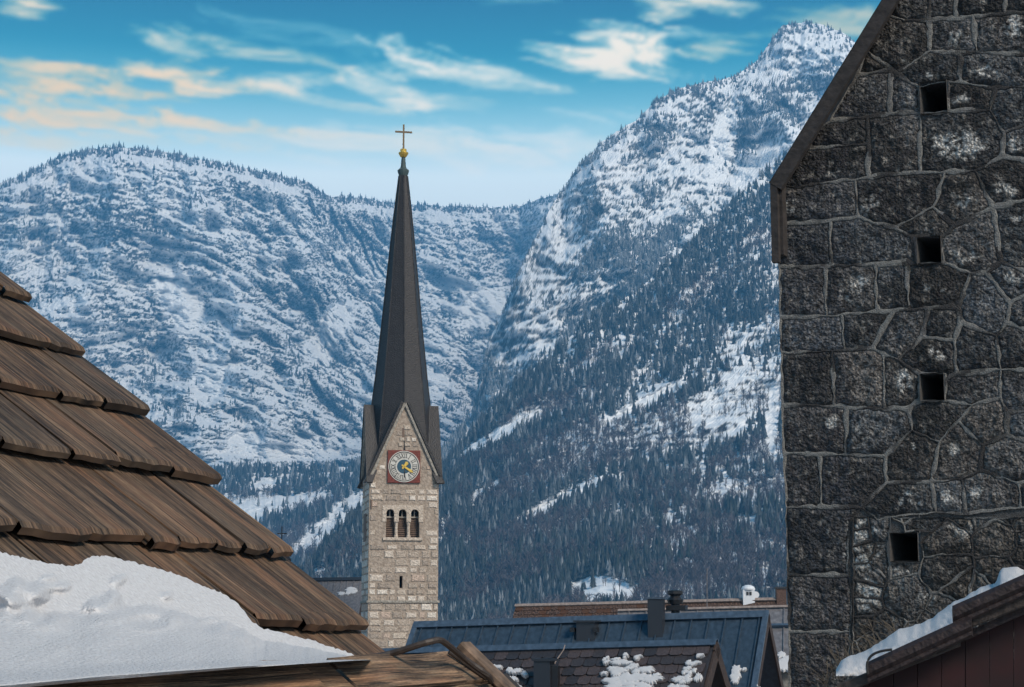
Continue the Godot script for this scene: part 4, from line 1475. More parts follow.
func build_village() -> void:
	var rng := RandomNumberGenerator.new()
	rng.seed = 9
	# --- the house with the blue sheet metal roof
	var ph := deg_to_rad(20.0)
	var dirn := Vector3(cos(ph), 0, sin(ph))
	var rr := at(767, 612, 56.0)
	var rl := on_plane(416.5, 623, rr, vertical_through(rr, dirn))
	var h := house("metal_roofed_house", "house with a blue standing seam metal roof below the church tower", rl, rr, deg_to_rad(49.0), 5.2, mats.blue_metal, 0.9)
	var long: float = (h.r - h.l).length()
	var x := 0.25
	while x < long:
		var s := Shape.new()
		var p: Vector3 = h.l + h.along * x
		s.box(p, h.along * 0.035, h.down * 5.2, h.n * 0.055)
		put("standing_seam", s.mesh(), mats.blue_metal, h.o)
		x += 0.53
	var cap := Shape.new()
	for sd in [[h.down, h.n], [h.back, h.nb]]:
		cap.box(h.l - h.along * 0.04 + sd[1] * 0.06, h.r - h.l + h.along * 0.08, sd[0] * 0.26, sd[1] * 0.03)
	put("ridge_cap", cap.mesh(), mats.blue_cap, h.o)
	var vt := Shape.new()
	vt.box(h.r - h.along * 0.1 + h.n * 0.004, h.along * 0.17, h.down * 5.21, h.n * 0.08)
	vt.box(h.l - h.along * 0.07 + h.n * 0.004, h.along * 0.17, h.down * 5.21, h.n * 0.08)
	put("verge_trim", vt.mesh(), mats.blue_cap, h.o)
	snow_patch(h, [[735, 676, 8, 9], [744, 668, 2, 3], [757, 690, 4, 10]], "patch of snow left low on the blue metal roof", rng)
	# sheet metal chimney with its black cowl
	var cb := on_plane(656.5, 628, h.r + h.f + h.n * 0.0, h.n)
	var ch := thing("clad_chimney", "dark blue metal clad chimney with a black cowl beside it", "chimney", cb - Vector3(0, 0.6, 0))
	var w := 15.0 * 56.0 / FOCAL
	var cs := Shape.new()
	var ax := dirn
	var az := Vector3(-dirn.z, 0, dirn.x)
	var tall := 28.0 * 57.0 / FOCAL + 0.6
	cs.box(-ax * w * 0.5 - az * w * 0.35, ax * w, Vector3(0, tall, 0), az * w * 0.7)
	put("shaft", cs.mesh(), mats.dark_metal, ch)
	var cc := Shape.new()
	cc.box(-ax * (w * 0.5 + 0.03) - az * (w * 0.35 + 0.03) + Vector3(0, tall, 0), ax * (w + 0.06), Vector3(0, 0.06, 0), az * (w * 0.7 + 0.06))
	put("chimney_cap", cc.mesh(), mats.blue_cap, ch)
	var cw := Shape.new()
	cw.lathe(ax * 0.45 - az * 0.6 + Vector3(0, tall - 0.6, 0), [[0.14, -0.6], [0.14, 0.45], [0.22, 0.45], [0.26, 0.58], [0.15, 0.7], [0.24, 0.76], [0.24, 0.86], [0.02, 0.9]], 10)
	put("cowl", cw.mesh(), mats.black_metal, ch)
	var bk := Shape.new()
	bk.box(ax * 0.2 - az * 0.7 + Vector3(0, tall - 0.35, 0), ax * 0.62, Vector3(0, 0.16, 0), az * 0.3)
	put("bracket", bk.mesh(), mats.black_metal, ch)
	# low vent box on the blue roof
	var vb := on_plane(586, 634, h.r + h.f, h.n)
	var ve := thing("roof_vent", "low dark vent box with side flaps on the blue metal roof", "vent", vb)
	var vs := Shape.new()
	vs.box(-ax * 0.30 + az * -0.5 + Vector3(0, -0.25, 0), ax * 0.6, Vector3(0, 0.62, 0), az * 0.55)
	put("box", vs.mesh(), mats.dark_metal, ve)
	for sd in [-1, 1]:
		var fl := Shape.new()
		fl.box(ax * (0.31 * sd - 0.05) + az * -0.1 + Vector3(0, 0.06, 0), ax * 0.14 * sd, Vector3(0, 0.14, 0), az * 0.2)
		put("flap", fl.mesh(), mats.black_metal, ve)
	var vl := Shape.new()
	vl.box(-ax * 0.38 + az * -0.55 + Vector3(0, 0.37, 0), ax * 0.76, Vector3(0, 0.05, 0), az * 0.66)
	put("lid", vl.mesh(), mats.dark_metal, ve)
	# --- the nearer house with the slate-coloured tiles
	var ph2 := deg_to_rad(24.0)
	var d2 := Vector3(cos(ph2), 0, sin(ph2))
	var r2 := at(715, 641, 40.0)
	var l2 := on_plane(380, 650.5, r2, vertical_through(r2, d2))
	var t := house("tile_roofed_house", "house with a dark flat tile roof patched with snow", l2, r2, deg_to_rad(47.0), 4.0, mats.tile2, 0.75)
	var lw: float = (t.r - t.l).length()
	var tile := Shape.new()
	var tw := 0.30
	var th := 0.26
	# a tile with a clipped corner, lifted at its lower edge
	var ring := [Vector3(0, 0, 0), Vector3(tw - 0.012, 0, 0), Vector3(tw - 0.012, -th, 0.028), Vector3(tw - 0.06, -th - 0.045, 0.03), Vector3(0.05, -th - 0.045, 0.03), Vector3(0, -th, 0.028)]
	for k in range(1, ring.size() - 1):
		tile.tri(ring[0] + Vector3(0, 0, 0.012), ring[k] + Vector3(0, 0, 0.012), ring[k + 1] + Vector3(0, 0, 0.012))
	for k in ring.size():
		var j := (k + 1) % ring.size()
		tile.quad(ring[k], ring[j], ring[j] + Vector3(0, 0, 0.012), ring[k] + Vector3(0, 0, 0.012))
	var tile_mesh := tile.mesh()
	var made := 0
	for row in 6:
		var off := tw * 0.5 * (row % 2)
		var px := lw - tw - 0.05 + off * 0.0
		px = lw - 0.06 - tw + off
		while px > 0.6 and made < 296:
			if px + tw < lw - 0.02:
				var e := put("tile", tile_mesh, mats["tile%d" % (rng.randi() % 3)], t.o)
				e.transform = Transform3D(Basis(t.along, -t.down, t.n).rotated(t.n, rng.randf_range(-0.03, 0.03)), t.l + t.along * px + t.down * (0.12 + row * th) + t.n * (0.004 + rng.randf_range(0.0, 0.008)))
				made += 1
			px -= tw
	var rc := Shape.new()
	for sd in [[t.down, t.n], [t.back, t.nb]]:
		rc.box(t.l + sd[1] * 0.05, t.r - t.l + t.along * 0.05, sd[0] * 0.17, sd[1] * 0.025)
	put("ridge_cap", rc.mesh(), mats.blue_cap, t.o)
	snow_patch(t, [[628, 684, 24, 10], [612, 672, 12, 5], [640, 668, 16, 5], [620, 662, 14, 4], [650, 678, 12, 6], [606, 660, 5, 3], [625, 656, 4, 2.5], [638, 657, 4, 2.5]], "large patch of snow lying across the dark tile roof", rng)
	snow_patch(t, [[700, 655, 5, 3], [694, 663, 9, 4], [690, 671, 8, 4], [684, 680, 10, 5], [678, 688, 10, 5], [698, 676, 4, 8]], "streak of snow along the gable verge of the dark tile roof", rng)
	snow_patch(t, [[497, 667, 8, 3], [514, 672, 10, 4], [506, 679, 12, 4], [512, 688, 12, 5], [524, 675, 3, 3]], "patch of snow on the tile roof beside the wooden plank roof", rng)
	# vent chimney on it and a slack wire
	var c2 := on_plane(546, 683, t.r + t.f, t.n)
	var k2 := thing("clad_chimney", "small dark metal chimney box standing on the tile roof", "chimney", c2 - Vector3(0, 0.5, 0))
	var ks := Shape.new()
	var w2 := 17.0 * 41.0 / FOCAL
	ks.box(-d2 * w2 * 0.6 - vertical_through(r2, d2) * w2 * 0.3, d2 * w2, Vector3(0, 0.98, 0), vertical_through(r2, d2) * w2 * 0.7)
	put("shaft", ks.mesh(), mats.dark_metal, k2)
	var kc := Shape.new()
	kc.box(-d2 * (w2 * 0.6 + 0.03) - vertical_through(r2, d2) * (w2 * 0.3 + 0.03) + Vector3(0, 0.982, 0), d2 * (w2 * 1.35), Vector3(0, 0.05, 0), vertical_through(r2, d2) * (w2 * 0.7 + 0.06))
	put("chimney_cap", kc.mesh(), mats.dark_metal, k2)
	var kf := Shape.new()
	kf.box(d2 * (w2 * 0.402) - vertical_through(r2, d2) * 0.02 + Vector3(0, 0.3, 0), d2 * 0.17, Vector3(0, 0.58, 0), vertical_through(r2, d2) * 0.12)
	put("flue", kf.mesh(), mats.black_metal, k2)
	var wr := Shape.new()
	var wp := []
	for q in [[565, 645], [563.5, 650], [560, 655], [556.5, 660], [554.5, 664]]:
		wp.append(on_plane(q[0], q[1], t.r + t.f + t.n * 0.12, t.n))
	wr.tube(wp, 0.012, 5)
	tag(put("stay_wire", wr.mesh(), mats.pale_trim), "thin pale wire hanging from ridge to chimney on the tile roof", "wire")
	# --- the long brown roof behind
	var d3 := Vector3(cos(deg_to_rad(14.0)), 0, sin(deg_to_rad(14.0)))
	var r3 := at(776, 599, 74.0)
	var l3 := on_plane(516, 605.5, r3, vertical_through(r3, d3))
	var b3 := house("brown_roofed_house", "long low house with a brown tile roof and pale ridge behind the blue roof", l3, r3, deg_to_rad(40.0), 4.6, mats.brown_tile, 0.5)
	var lb: float = (b3.r - b3.l).length()
	for row in 4:
		var n := int(lb / 0.30)
		for k in n:
			if made > 10000 or k * 0.3 > 5.8:
				continue
			var e := put("tile", tile_mesh, [mats.brown_tile, mats.gable_wood, mats.pale_trim][0 if rng.randf() < 0.8 else 1], b3.o)
			e.transform = Transform3D(Basis(b3.along, -b3.down, b3.n), b3.l + b3.along * (0.05 + k * 0.3 + 0.15 * (row % 2)) + b3.down * (0.1 + row * th) + b3.n * 0.006)
	var pr := Shape.new()
	for sd in [[b3.down, b3.n], [b3.back, b3.nb]]:
		pr.box(b3.l - b3.along * 0.03 + sd[1] * 0.04, b3.r - b3.l + b3.along * 0.06, sd[0] * 0.16, sd[1] * 0.05)
	put("ridge_cap", pr.mesh(), mats.pale_trim, b3.o)
	# --- grey metal roof beside the stone house
	var r4 := at(806, 606.5, 66.0)
	var d4 := Vector3(cos(deg_to_rad(10.0)), 0, sin(deg_to_rad(10.0)))
	var l4 := on_plane(618, 611.0, r4, vertical_through(r4, d4))
	var g4 := house("grey_roofed_house", "grey metal roof with a pale flashed ridge next to the stone house", l4, r4, deg_to_rad(35.0), 3.4, mats.grey_metal, 0.4)
	var x4 := 0.4
	while x4 < (g4.r - g4.l).length():
		var s := Shape.new()
		s.box(g4.l + g4.along * x4, g4.along * 0.04, g4.down * 3.4, g4.n * 0.05)
		put("standing_seam", s.mesh(), mats.grey_metal, g4.o)
		x4 += 0.62
	var fl4 := Shape.new()
	for sd in [[g4.down, g4.n], [g4.back, g4.nb]]:
		fl4.box(g4.l + sd[1] * 0.06, g4.r - g4.l, sd[0] * 0.12, sd[1] * 0.03)
	put("ridge_cap", fl4.mesh(), mats.pale_trim, g4.o)
	var ga := Shape.new()
	ga.box(g4.l + g4.down * 1.2 + g4.n * 0.06, g4.r - g4.l, g4.down * 0.12, g4.n * 0.08)
	put("snow_rail", ga.mesh(), mats.blue_cap, g4.o)
	snow_patch(g4, [[787, 660, 13, 11], [785, 668, 12, 8]], "white heap of snow on the grey roof against the stone house", rng)
	# white ventilator and brick chimney on the far roof
	var vp := on_plane(749, 599, r3, vertical_through(r3, d3))
	var fan := thing("roof_ventilator", "white metal ventilator with a domed hood and side motor on the far roof", "ventilator", vp - Vector3(0, 0.3, 0))
	var u := 74.0 / FOCAL
	var fs := Shape.new()
	fs.box(Vector3(-6.4 * u, 0, -5 * u), Vector3(11.5 * u, 0, 0), Vector3(0, 9 * u + 0.3, 0), Vector3(0, 0, 10 * u))
	put("housing", fs.mesh(), mats.white_paint, fan)
	var fh := Shape.new()
	fh.lathe(Vector3(-0.6 * u, 9 * u + 0.3, 0), [[6.9 * u, 0.0], [6.9 * u, 1.2 * u], [5.6 * u, 3.2 * u], [3.0 * u, 4.4 * u], [0.02, 4.8 * u]], 14)
	put("hood", fh.mesh(), mats.white_paint, fan)
	for k in 2:
		var vw := Shape.new()
		vw.box(Vector3((-3.2 + k * 3.0) * u, 3.6 * u + 0.3, 5.0 * u), Vector3(2.2 * u, 0, 0), Vector3(0, 3.4 * u, 0), Vector3(0, 0, 0.02))
		put("grille", vw.mesh(), mats.dark_metal, fan)
	var mo := Shape.new()
	mo.tube([Vector3(6.4 * u, 4.0 * u + 0.3, -2 * u), Vector3(6.4 * u, 4.0 * u + 0.3, 3 * u)], 3.4 * u, 12)
	put("motor", mo.mesh(), mats.white_paint, fan)
	var bb := on_plane(781, 600, r3, vertical_through(r3, d3))
	var bc := thing("brick_chimney", "small brick chimney with a dark cap beside the stone house", "chimney", bb - Vector3(0, 0.4, 0))
	var bs := Shape.new()
	bs.box(Vector3(-4.8 * u, 0, -4 * u), Vector3(9.6 * u, 0, 0), Vector3(0, 11 * u + 0.4, 0), Vector3(0, 0, 8 * u))
	put("shaft", bs.mesh(), mats.brick, bc)
	var bcap := Shape.new()
	bcap.box(Vector3(-5.6 * u, 11 * u + 0.4, -5 * u), Vector3(11.2 * u, 0, 0), Vector3(0, 1.8 * u, 0), Vector3(0, 0, 10 * u))
	put("chimney_cap", bcap.mesh(), mats.dark_metal, bc)
	var ms := Shape.new()
	ms.tube([at(707, 610, 72.0), at(707, 568, 72.0)], 0.02, 5)
	tag(put("aerial_mast", ms.mesh(), mats.grey_metal), "thin pale mast standing behind the blue metal roof", "mast")
	# --- roof and gable cross of the nave left of the tower
	var r5 := at(366, 578, 140.0)
	var d5 := Vector3(cos(deg_to_rad(8.0)), 0, sin(deg_to_rad(8.0)))
	var l5 := on_plane(300, 579, r5, vertical_through(r5, d5))
	var n5 := house("church_nave", "grey church roof with a dark ridge between tower and wooden roof", l5, r5, deg_to_rad(50.0), 6.0, mats.grey_metal, 0.5)
	var x5 := 0.3
	while x5 < (n5.r - n5.l).length():
		var s := Shape.new()
		s.box(n5.l + n5.along * x5, n5.along * 0.06, n5.down * 1.25, n5.n * 0.06)
		put("standing_seam", s.mesh(), mats.grey_metal, n5.o)
		x5 += 0.5
	var rc5 := Shape.new()
	for sd in [[n5.down, n5.n], [n5.back, n5.nb]]:
		rc5.box(n5.l + sd[1] * 0.08, n5.r - n5.l, sd[0] * 0.3, sd[1] * 0.05)
	put("ridge_cap", rc5.mesh(), mats.dark_metal, n5.o)
	snow_patch(n5, [[352, 590, 9, 3], [344, 593, 6, 2]], "thin patch of snow on the grey church roof", rng)
	var gx := at(283.5, 556, 136.0)
	var gc := thing("gable_cross", "dark iron cross on a small pointed turret behind the wooden roof", "cross", Vector3(gx.x, gx.y - 3.0, gx.z))
	var v := 136.0 / FOCAL
	var tu := Shape.new()
	tu.lathe(Vector3.ZERO, [[7.5 * v, -24.0], [7.5 * v, 3.0 - 3 * v], [5.0 * v, 3.0], [0.6 * v, 3.0 + 9 * v]], 8)
	put("turret", tu.mesh(), mats.verge_wood, gc)
	var ix := Shape.new()
	ix.box(Vector3(-2.6 * v, 3.0 + 7 * v, -0.05), Vector3(1.1 * v, 0, 0), Vector3(0, 22 * v, 0), Vector3(0, 0, 0.1))
	ix.box(Vector3(-6.5 * v, 3.0 + 21.5 * v, -0.049), Vector3(9.4 * v, 0, 0), Vector3(0, 1.1 * v, 0), Vector3(0, 0, 0.098))
	put("cross", ix.mesh(), mats.black_metal, gc)

# Snow lying on a slope: overlapping soft cushions with an uneven rim, one mesh.
func snow_patch(h: Dictionary, blobs: Array, label: String, rng: RandomNumberGenerator) -> void:
	var s := Shape.new()
	var base: Vector3 = h.r + h.f
	var f := noise(71, 2.2, 3)
	# each listed patch is broken into several thin cushions
	var small := []
	for b in blobs:
		var n := 3 + int(b[2] * 0.35)
		for k in n:
			var a := rng.randf() * TAU
			var q := sqrt(rng.randf()) * 0.75
			small.append([b[0] + cos(a) * q * b[2], b[1] + sin(a) * q * b[3], b[2] * rng.randf_range(0.22, 0.55) + 0.8, b[3] * rng.randf_range(0.22, 0.5) + 0.5])
	for b in small:
		var c := on_plane(b[0], b[1], base + h.n * 0.05, h.n)
		var e := on_plane(b[0] + b[2], b[1], base + h.n * 0.05, h.n)
		var g := on_plane(b[0], b[1] + b[3], base + h.n * 0.05, h.n)
		var rx := c.distance_to(e)
		var ry := c.distance_to(g)
		var sides := 36
		var prev := []
		for ring in 5:
			var q: float = [1.0, 0.93, 0.75, 0.42, 0.0][ring]
			var hgt: float = [-0.06, 0.012, 0.026, 0.032, 0.034][ring]
			var cur := []
			for k in sides:
				var a := TAU * k / sides
				var wv := 1.0 + 0.55 * f.get_noise_2d(cos(a) * 0.7 + b[0], sin(a) * 0.7 + b[1]) + 0.25 * f.get_noise_2d(cos(a) * 2.4 + b[0], sin(a) * 2.4 + b[1])
				cur.append(c + (h.along * cos(a) * rx + h.down * sin(a) * ry) * q * wv + h.n * hgt)
			if ring > 0:
				for k in sides:
					var j := (k + 1) % sides
					s.quad(prev[k], prev[j], cur[j], cur[k])
			prev = cur
	var o := put("snow_patch", s.mesh(), mats.snow_far)
	tag(o, label, "snow")

# ---------- the wooden shingle roof ----------
var roof_o: Vector3
var d_along: Vector3
var d_down: Vector3
var d_out: Vector3

func roof_ab(px: float, py: float, lift := 0.0) -> Vector2:
	var p := on_plane(px, py, roof_o + d_out * lift, d_out) - roof_o
	return Vector2(p.dot(d_along), p.dot(d_down))

func build_shingle_roof() -> void:
	roof_o = at(294, 549, 4.2)
	var az := deg_to_rad(19.0)
	var pitch := deg_to_rad(42.0)
	d_along = Vector3(sin(az), 0, -cos(az))
	d_down = (Vector3(cos(az), 0, sin(az)) * cos(pitch) + Vector3(0, -sin(pitch), 0)).normalized()
	d_out = d_down.cross(d_along).normalized()
	var o := thing("shingle_roof", "weathered brown wooden shingle roof in overlapping courses", "roof", roof_o)
	var butts := []
	for q in [[33, 296], [88, 349], [153, 410], [223, 474], [294, 549], [371, 622]]:
		var ab := roof_ab(q[0], q[1], 0.055)
		butts.append(ab)
	print("butts ", butts)
	var rng := RandomNumberGenerator.new()
	rng.seed = 33
	var courses := []
	for b in butts:
		courses.append(b.y)
	var gap: float = courses[5] - courses[4]
	courses.append(courses[5] + gap)
	courses.push_front(courses[0] - gap)
	for k in courses.size():
		var b: float = courses[k]
		var edge: float = along([[0, 0.0], [10, 0.0]], 0.0) + rng.randf_range(-0.012, 0.012)
		var x := edge
		x = butts[clampi(k - 1, 0, 5)].x
		while x > -2.75:
			var w := rng.randf_range(0.095, 0.23)
			shingle(o, x - w + rng.randf_range(0.004, 0.010), x, b - gap * 1.65, b + rng.randf_range(-0.008, 0.008), rng)
			x -= w
	var deck := Shape.new()
	deck.box(d_along * -2.8 + d_down * (courses[0] - 0.3) - d_out * 0.05, d_along * 2.56, d_down * (courses[-1] - courses[0] + 0.4), d_out * 0.04)
	deck.quad(d_along * -0.26 + d_down * (courses[0] - 0.3), d_along * -0.26 + d_down * courses[-1], d_along * -0.26 + d_down * courses[-1] - Vector3(0, 2.0, 0), d_along * -0.26 + d_down * (courses[0] - 0.3) - Vector3(0, 4.0, 0))
	put("deck", deck.mesh(), mats.old_board, o)
	build_plank_roof()
	build_roof_snow()

func shingle(o: Node3D, a0: float, a1: float, b0: float, b1: float, rng: RandomNumberGenerator) -> void:
	var s := Shape.new()
	var seg := 5
	var thick := rng.randf_range(0.015, 0.021)
	var lift := rng.randf_range(0.0, 0.006)
	var cup := rng.randf_range(-0.001, 0.002)
	var bow := rng.randf_range(-0.003, 0.005)
	var skew := rng.randf_range(-0.008, 0.008)
	var uo := Vector2(rng.randf(), rng.randf())
	var top := []
	var low := []
	var mid := []
	var und := []
	for k in seg + 1:
		var t := float(k) / seg
		var a := lerpf(a0, a1, t)
		var c := 4.0 * t * (1.0 - t)
		var bb := b1 - bow * (1.0 - c) + skew * (t - 0.5) + rng.randf_range(-0.004, 0.004)
		var z := 0.050 + lift - cup * c
		top.append(d_along * a + d_down * b0 + d_out * 0.004)
		mid.append(d_along * a + d_down * lerpf(b0, bb, 0.97) + d_out * z)
		low.append(d_along * a + d_down * bb + d_out * (z - 0.004))
		und.append(d_along * a + d_down * (bb + 0.001) + d_out * (z - thick))
	var uw := (a1 - a0) * 1.1
	var vl := (b1 - b0) * 0.8
	for k in seg:
		var u0 := uo.x + uw * k / seg
		var u1 := uo.x + uw * (k + 1) / seg
		s.quad_uv(top[k], top[k + 1], mid[k + 1], mid[k], Rect2(u0, uo.y, u1 - u0, vl * 0.97))
		s.quad_uv(mid[k], mid[k + 1], low[k + 1], low[k], Rect2(u0, uo.y + vl * 0.97, u1 - u0, vl * 0.03))
		s.quad_uv(low[k], low[k + 1], und[k + 1], und[k], Rect2(uo.x + uw * 0.5 + k * 0.004, uo.y + vl, 0.004, 0.01))
	for e in [0, seg]:
		s.quad_uv(top[e], mid[e], mid[e] - d_out * thick, top[e] - d_out * 0.004, Rect2(uo.x, uo.y, 0.02, vl))
	put("shingle", s.mesh(), mats["wood%d" % pick(rng, [0, 0, 1, 2, 3, 1])], o)

func build_plank_roof() -> void:
	# long boards laid along the foot of the shingles, standing clear of them and holding back the snow
	var lift := 0.20
	var e0 := roof_ab(370, 659, lift)
	var e1 := roof_ab(466, 651, lift)
	var e2 := roof_ab(505, 682, lift)
	print("plank ", e0, e1, e2, roof_ab(91, 681, lift))
	var b_top := (e0.y + e1.y) * 0.5
	var o := thing("plank_roof", "wooden plank roof edge with a dark metal hook below the shingles", "roof", roof_o + d_out * lift)
	var rng := RandomNumberGenerator.new()
	rng.seed = 8
	var b := b_top
	var a_end := e1.x
	for k in 4:
		var w: float = [0.085, 0.10, 0.13, 0.16][k]
		var joint := rng.randf_range(-1.4, -0.5)
		for part in 2:
			var a0 := -3.2 if part == 0 else joint + 0.004
			var a1 := joint if part == 0 else a_end - k * 0.002
			var s := Shape.new()
			var th := 0.03
			var uo := Vector2(rng.randf(), rng.randf())
			var n := 10
			for i in n:
				var t0 := lerpf(a0, a1, float(i) / n)
				var t1 := lerpf(a0, a1, float(i + 1) / n)
				var j0 := 0.003 * sin(t0 * 17.0 + k)
				var j1 := 0.003 * sin(t1 * 17.0 + k)
				var z := -0.006 * k + 0.004 * part
				var p0 := d_along * t0 + d_down * (b + j0) + d_out * z
				var p1 := d_along * t1 + d_down * (b + j1) + d_out * z
				var q0 := d_along * t0 + d_down * (b + w - 0.003) + d_out * (z + 0.004)
				var q1 := d_along * t1 + d_down * (b + w - 0.003) + d_out * (z + 0.004)
				# grain along the board: v runs with its length
				var v0 := uo.y + t0 * 1.1
				var v1 := uo.y + t1 * 1.1
				s.quad(p0, p1, q1, q0)
				s.uv.append_array([Vector2(uo.x, v0), Vector2(uo.x, v1), Vector2(uo.x + w * 2.4, v1), Vector2(uo.x, v0), Vector2(uo.x + w * 2.4, v1), Vector2(uo.x + w * 2.4, v0)])
				s.quad(p0 - d_out * th, p1 - d_out * th, p1, p0)
				s.uv.append_array([Vector2(uo.x, v0), Vector2(uo.x, v1), Vector2(uo.x + 0.06, v1), Vector2(uo.x, v0), Vector2(uo.x + 0.06, v1), Vector2(uo.x + 0.06, v0)])
				s.quad(q0, q1, q1 - d_out * th, q0 - d_out * th)
				s.uv.append_array([Vector2(uo.x, v0), Vector2(uo.x, v1), Vector2(uo.x + 0.06, v1), Vector2(uo.x, v0), Vector2(uo.x + 0.06, v1), Vector2(uo.x + 0.06, v0)])
				if i == n - 1:
					s.quad(p1, p1 - d_out * th, q1 - d_out * th, q1)
					s.uv.append_array([Vector2(0, 0), Vector2(0.06, 0), Vector2(0.06, 0.2), Vector2(0, 0), Vector2(0.06, 0.2), Vector2(0, 0.2)])
			put("plank", s.mesh(), mats[["plank0", "plank1", "plank0", "plank1"][k]], o)
		b += w
	# the board along the verge and the red one under it
	var vb := Shape.new()
	vb.bar(d_along * (a_end - 0.02) + d_down * (b_top - 0.012) + d_out * 0.010, d_along * (a_end - 0.02) + d_down * (b + 0.1) + d_out * 0.010, d_along * 0.055, d_out * 0.018, 0.004)
	put("verge_board", vb.mesh(), mats.wood3_plain, o)
	var rb := Shape.new()
	rb.box(d_along * (a_end - 0.01) + d_down * (b_top + 0.02) - d_out * 0.034, d_along * 0.022, d_down * 0.6, -d_out * 0.16)
	put("red_board", rb.mesh(), mats.dark_red, o)
	var bear := Shape.new()
	for a in [-2.0, -1.0, -0.15]:
		bear.box(d_along * a + d_down * (b_top + 0.03) - d_out * 0.036, d_along * 0.06, d_down * 0.5, -d_out * 0.16)
	put("batten", bear.mesh(), mats.old_board, o)
	# hook of round bar that leaves the shingles and comes down on the planks
	var hk := Shape.new()
	var pts := []
	var base := roof_o + d_out * lift
	for q in [[352, 659, -0.03], [380, 656, -0.01], [400, 651, 0.02], [418, 645, 0.05], [432, 641, 0.07], [440, 640, 0.075], [448, 645, 0.06], [460, 655, 0.035], [474, 665.5, 0.03], [487, 675, 0.03], [491, 681, 0.01]]:
		pts.append(on_plane(q[0], q[1], base + d_out * q[2], d_out) - base)
	hk.tube(smooth_path(pts), 0.006, 8)
	put("hook", hk.mesh(), mats.cable_rust, o)
	var h2 := Shape.new()
	var p2 := []
	for q in [[449, 652, 0.012], [462, 661, 0.012], [476, 671, 0.012], [487, 679, 0.012]]:
		p2.append(on_plane(q[0], q[1], base + d_out * q[2], d_out) - base)
	h2.tube(smooth_path(p2), 0.0045, 8)
	put("hook", h2.mesh(), mats.cable_rust, o)

func smooth_path(p: Array) -> Array:
	var c := Curve3D.new()
	for i in p.size():
		var t: Vector3 = (p[mini(i + 1, p.size() - 1)] - p[maxi(i - 1, 0)]) / 6.0
		c.add_point(p[i], -t, t)
	c.bake_interval = 0.02
	var out := []
	for q in c.get_baked_points():
		out.append(q)
	return out

func build_roof_snow() -> void:
	var upper := [[-45, 545], [0, 552], [20, 557], [45, 562], [65, 566], [80, 565], [87, 558], [95, 556], [107, 556], [130, 561], [160, 569], [185, 577], [200, 585], [220, 592], [235, 601], [245, 612], [252, 622], [262, 628], [285, 633], [310, 640], [335, 648], [355, 655], [372, 659.5]]
	var lower := [[-45, 700], [0, 690], [60, 684], [91, 681], [200, 672], [249, 667.5], [300, 664], [355, 660.5], [372, 660]]
	var cols := 210
	var rows := 70
	var lumps := noise(81, 0.014, 2)
	var ripple := noise(82, 0.11, 3)
	var s := Shape.new()
	for j in rows + 1:
		var w := float(j) / rows
		for i in cols + 1:
			var px := lerpf(-45.0, 371.0, float(i) / cols)
			var t := along(upper, px) + ripple.get_noise_2d(px * 1.5, 5.0) * 2.0
			var l := maxf(along(lower, px), t + 1.0)
			var py := lerpf(t, l, w)
			var p0 := on_plane(px, t, roof_o + d_out * 0.02, d_out)
			var p1 := on_plane(px, l, roof_o + d_out * 0.245, d_out)
			var h0 := Vector2(p0.x, p0.z).length()
			var h1 := Vector2(p1.x, p1.z).length()
			var fat := clampf((l - t) / 60.0, 0.05, 1.0)
			var g := pow(w, 1.35)
			var dist := lerpf(h0, h1, g)
			# a rounded rim, lumps above, a smooth bank below
			dist -= fat * 0.17 * sqrt(clampf(w / 0.12, 0.0, 1.0)) * (1.0 - w)
			var rough := smoothstep(0.0, 0.12, w) * (1.0 - smoothstep(0.42, 0.62, w))
			dist += rough * fat * (lumps.get_noise_2d(px + py * 0.9, (py - px * 0.35) * 1.6) * 0.10 + ripple.get_noise_2d(px * 0.4, py * 0.6) * 0.006)
			for hole in [[148, 622, 22, 8, 0.03]]:
				var q: float = 1.0 - pow((px - hole[0]) / hole[2], 2) - pow((py - hole[1]) / hole[3], 2)
				if q > 0:
					dist += hole[4] * q
			dist += fat * 0.02 * lumps.get_noise_2d(px * 0.7 + 900, py * 2.0)
			dist -= fat * 0.05 * smoothstep(0.86, 0.96, w) * (1.0 - smoothstep(0.97, 1.0, w))
			# never behind the shingles it lies on
			var behind := on_plane(px, py, roof_o + d_out * 0.08, d_out)
			dist = minf(dist, Vector2(behind.x, behind.z).length() - 0.01)
			s.v.append(at(px, py, dist))
	for j in rows + 1:
		for i in cols + 1:
			var k := j * (cols + 1) + i
			var a := s.v[j * (cols + 1) + maxi(i - 1, 0)]
			var b := s.v[j * (cols + 1) + mini(i + 1, cols)]
			var c := s.v[maxi(j - 1, 0) * (cols + 1) + i]
			var d := s.v[mini(j + 1, rows) * (cols + 1) + i]
			var n := (b - a).cross(c - d).normalized()
			if n.dot(EYE - s.v[k]) < 0:
				n = -n
			s.n.append(n)
	for j in rows:
		for i in cols:
			var k := j * (cols + 1) + i
			s.idx.append_array([k, k + 1, k + cols + 1, k + 1, k + cols + 2, k + cols + 1])
	tag(put("snow_bank", s.mesh(), mats.snow), "bank of old lumpy snow caught at the foot of the shingle roof", "snow")

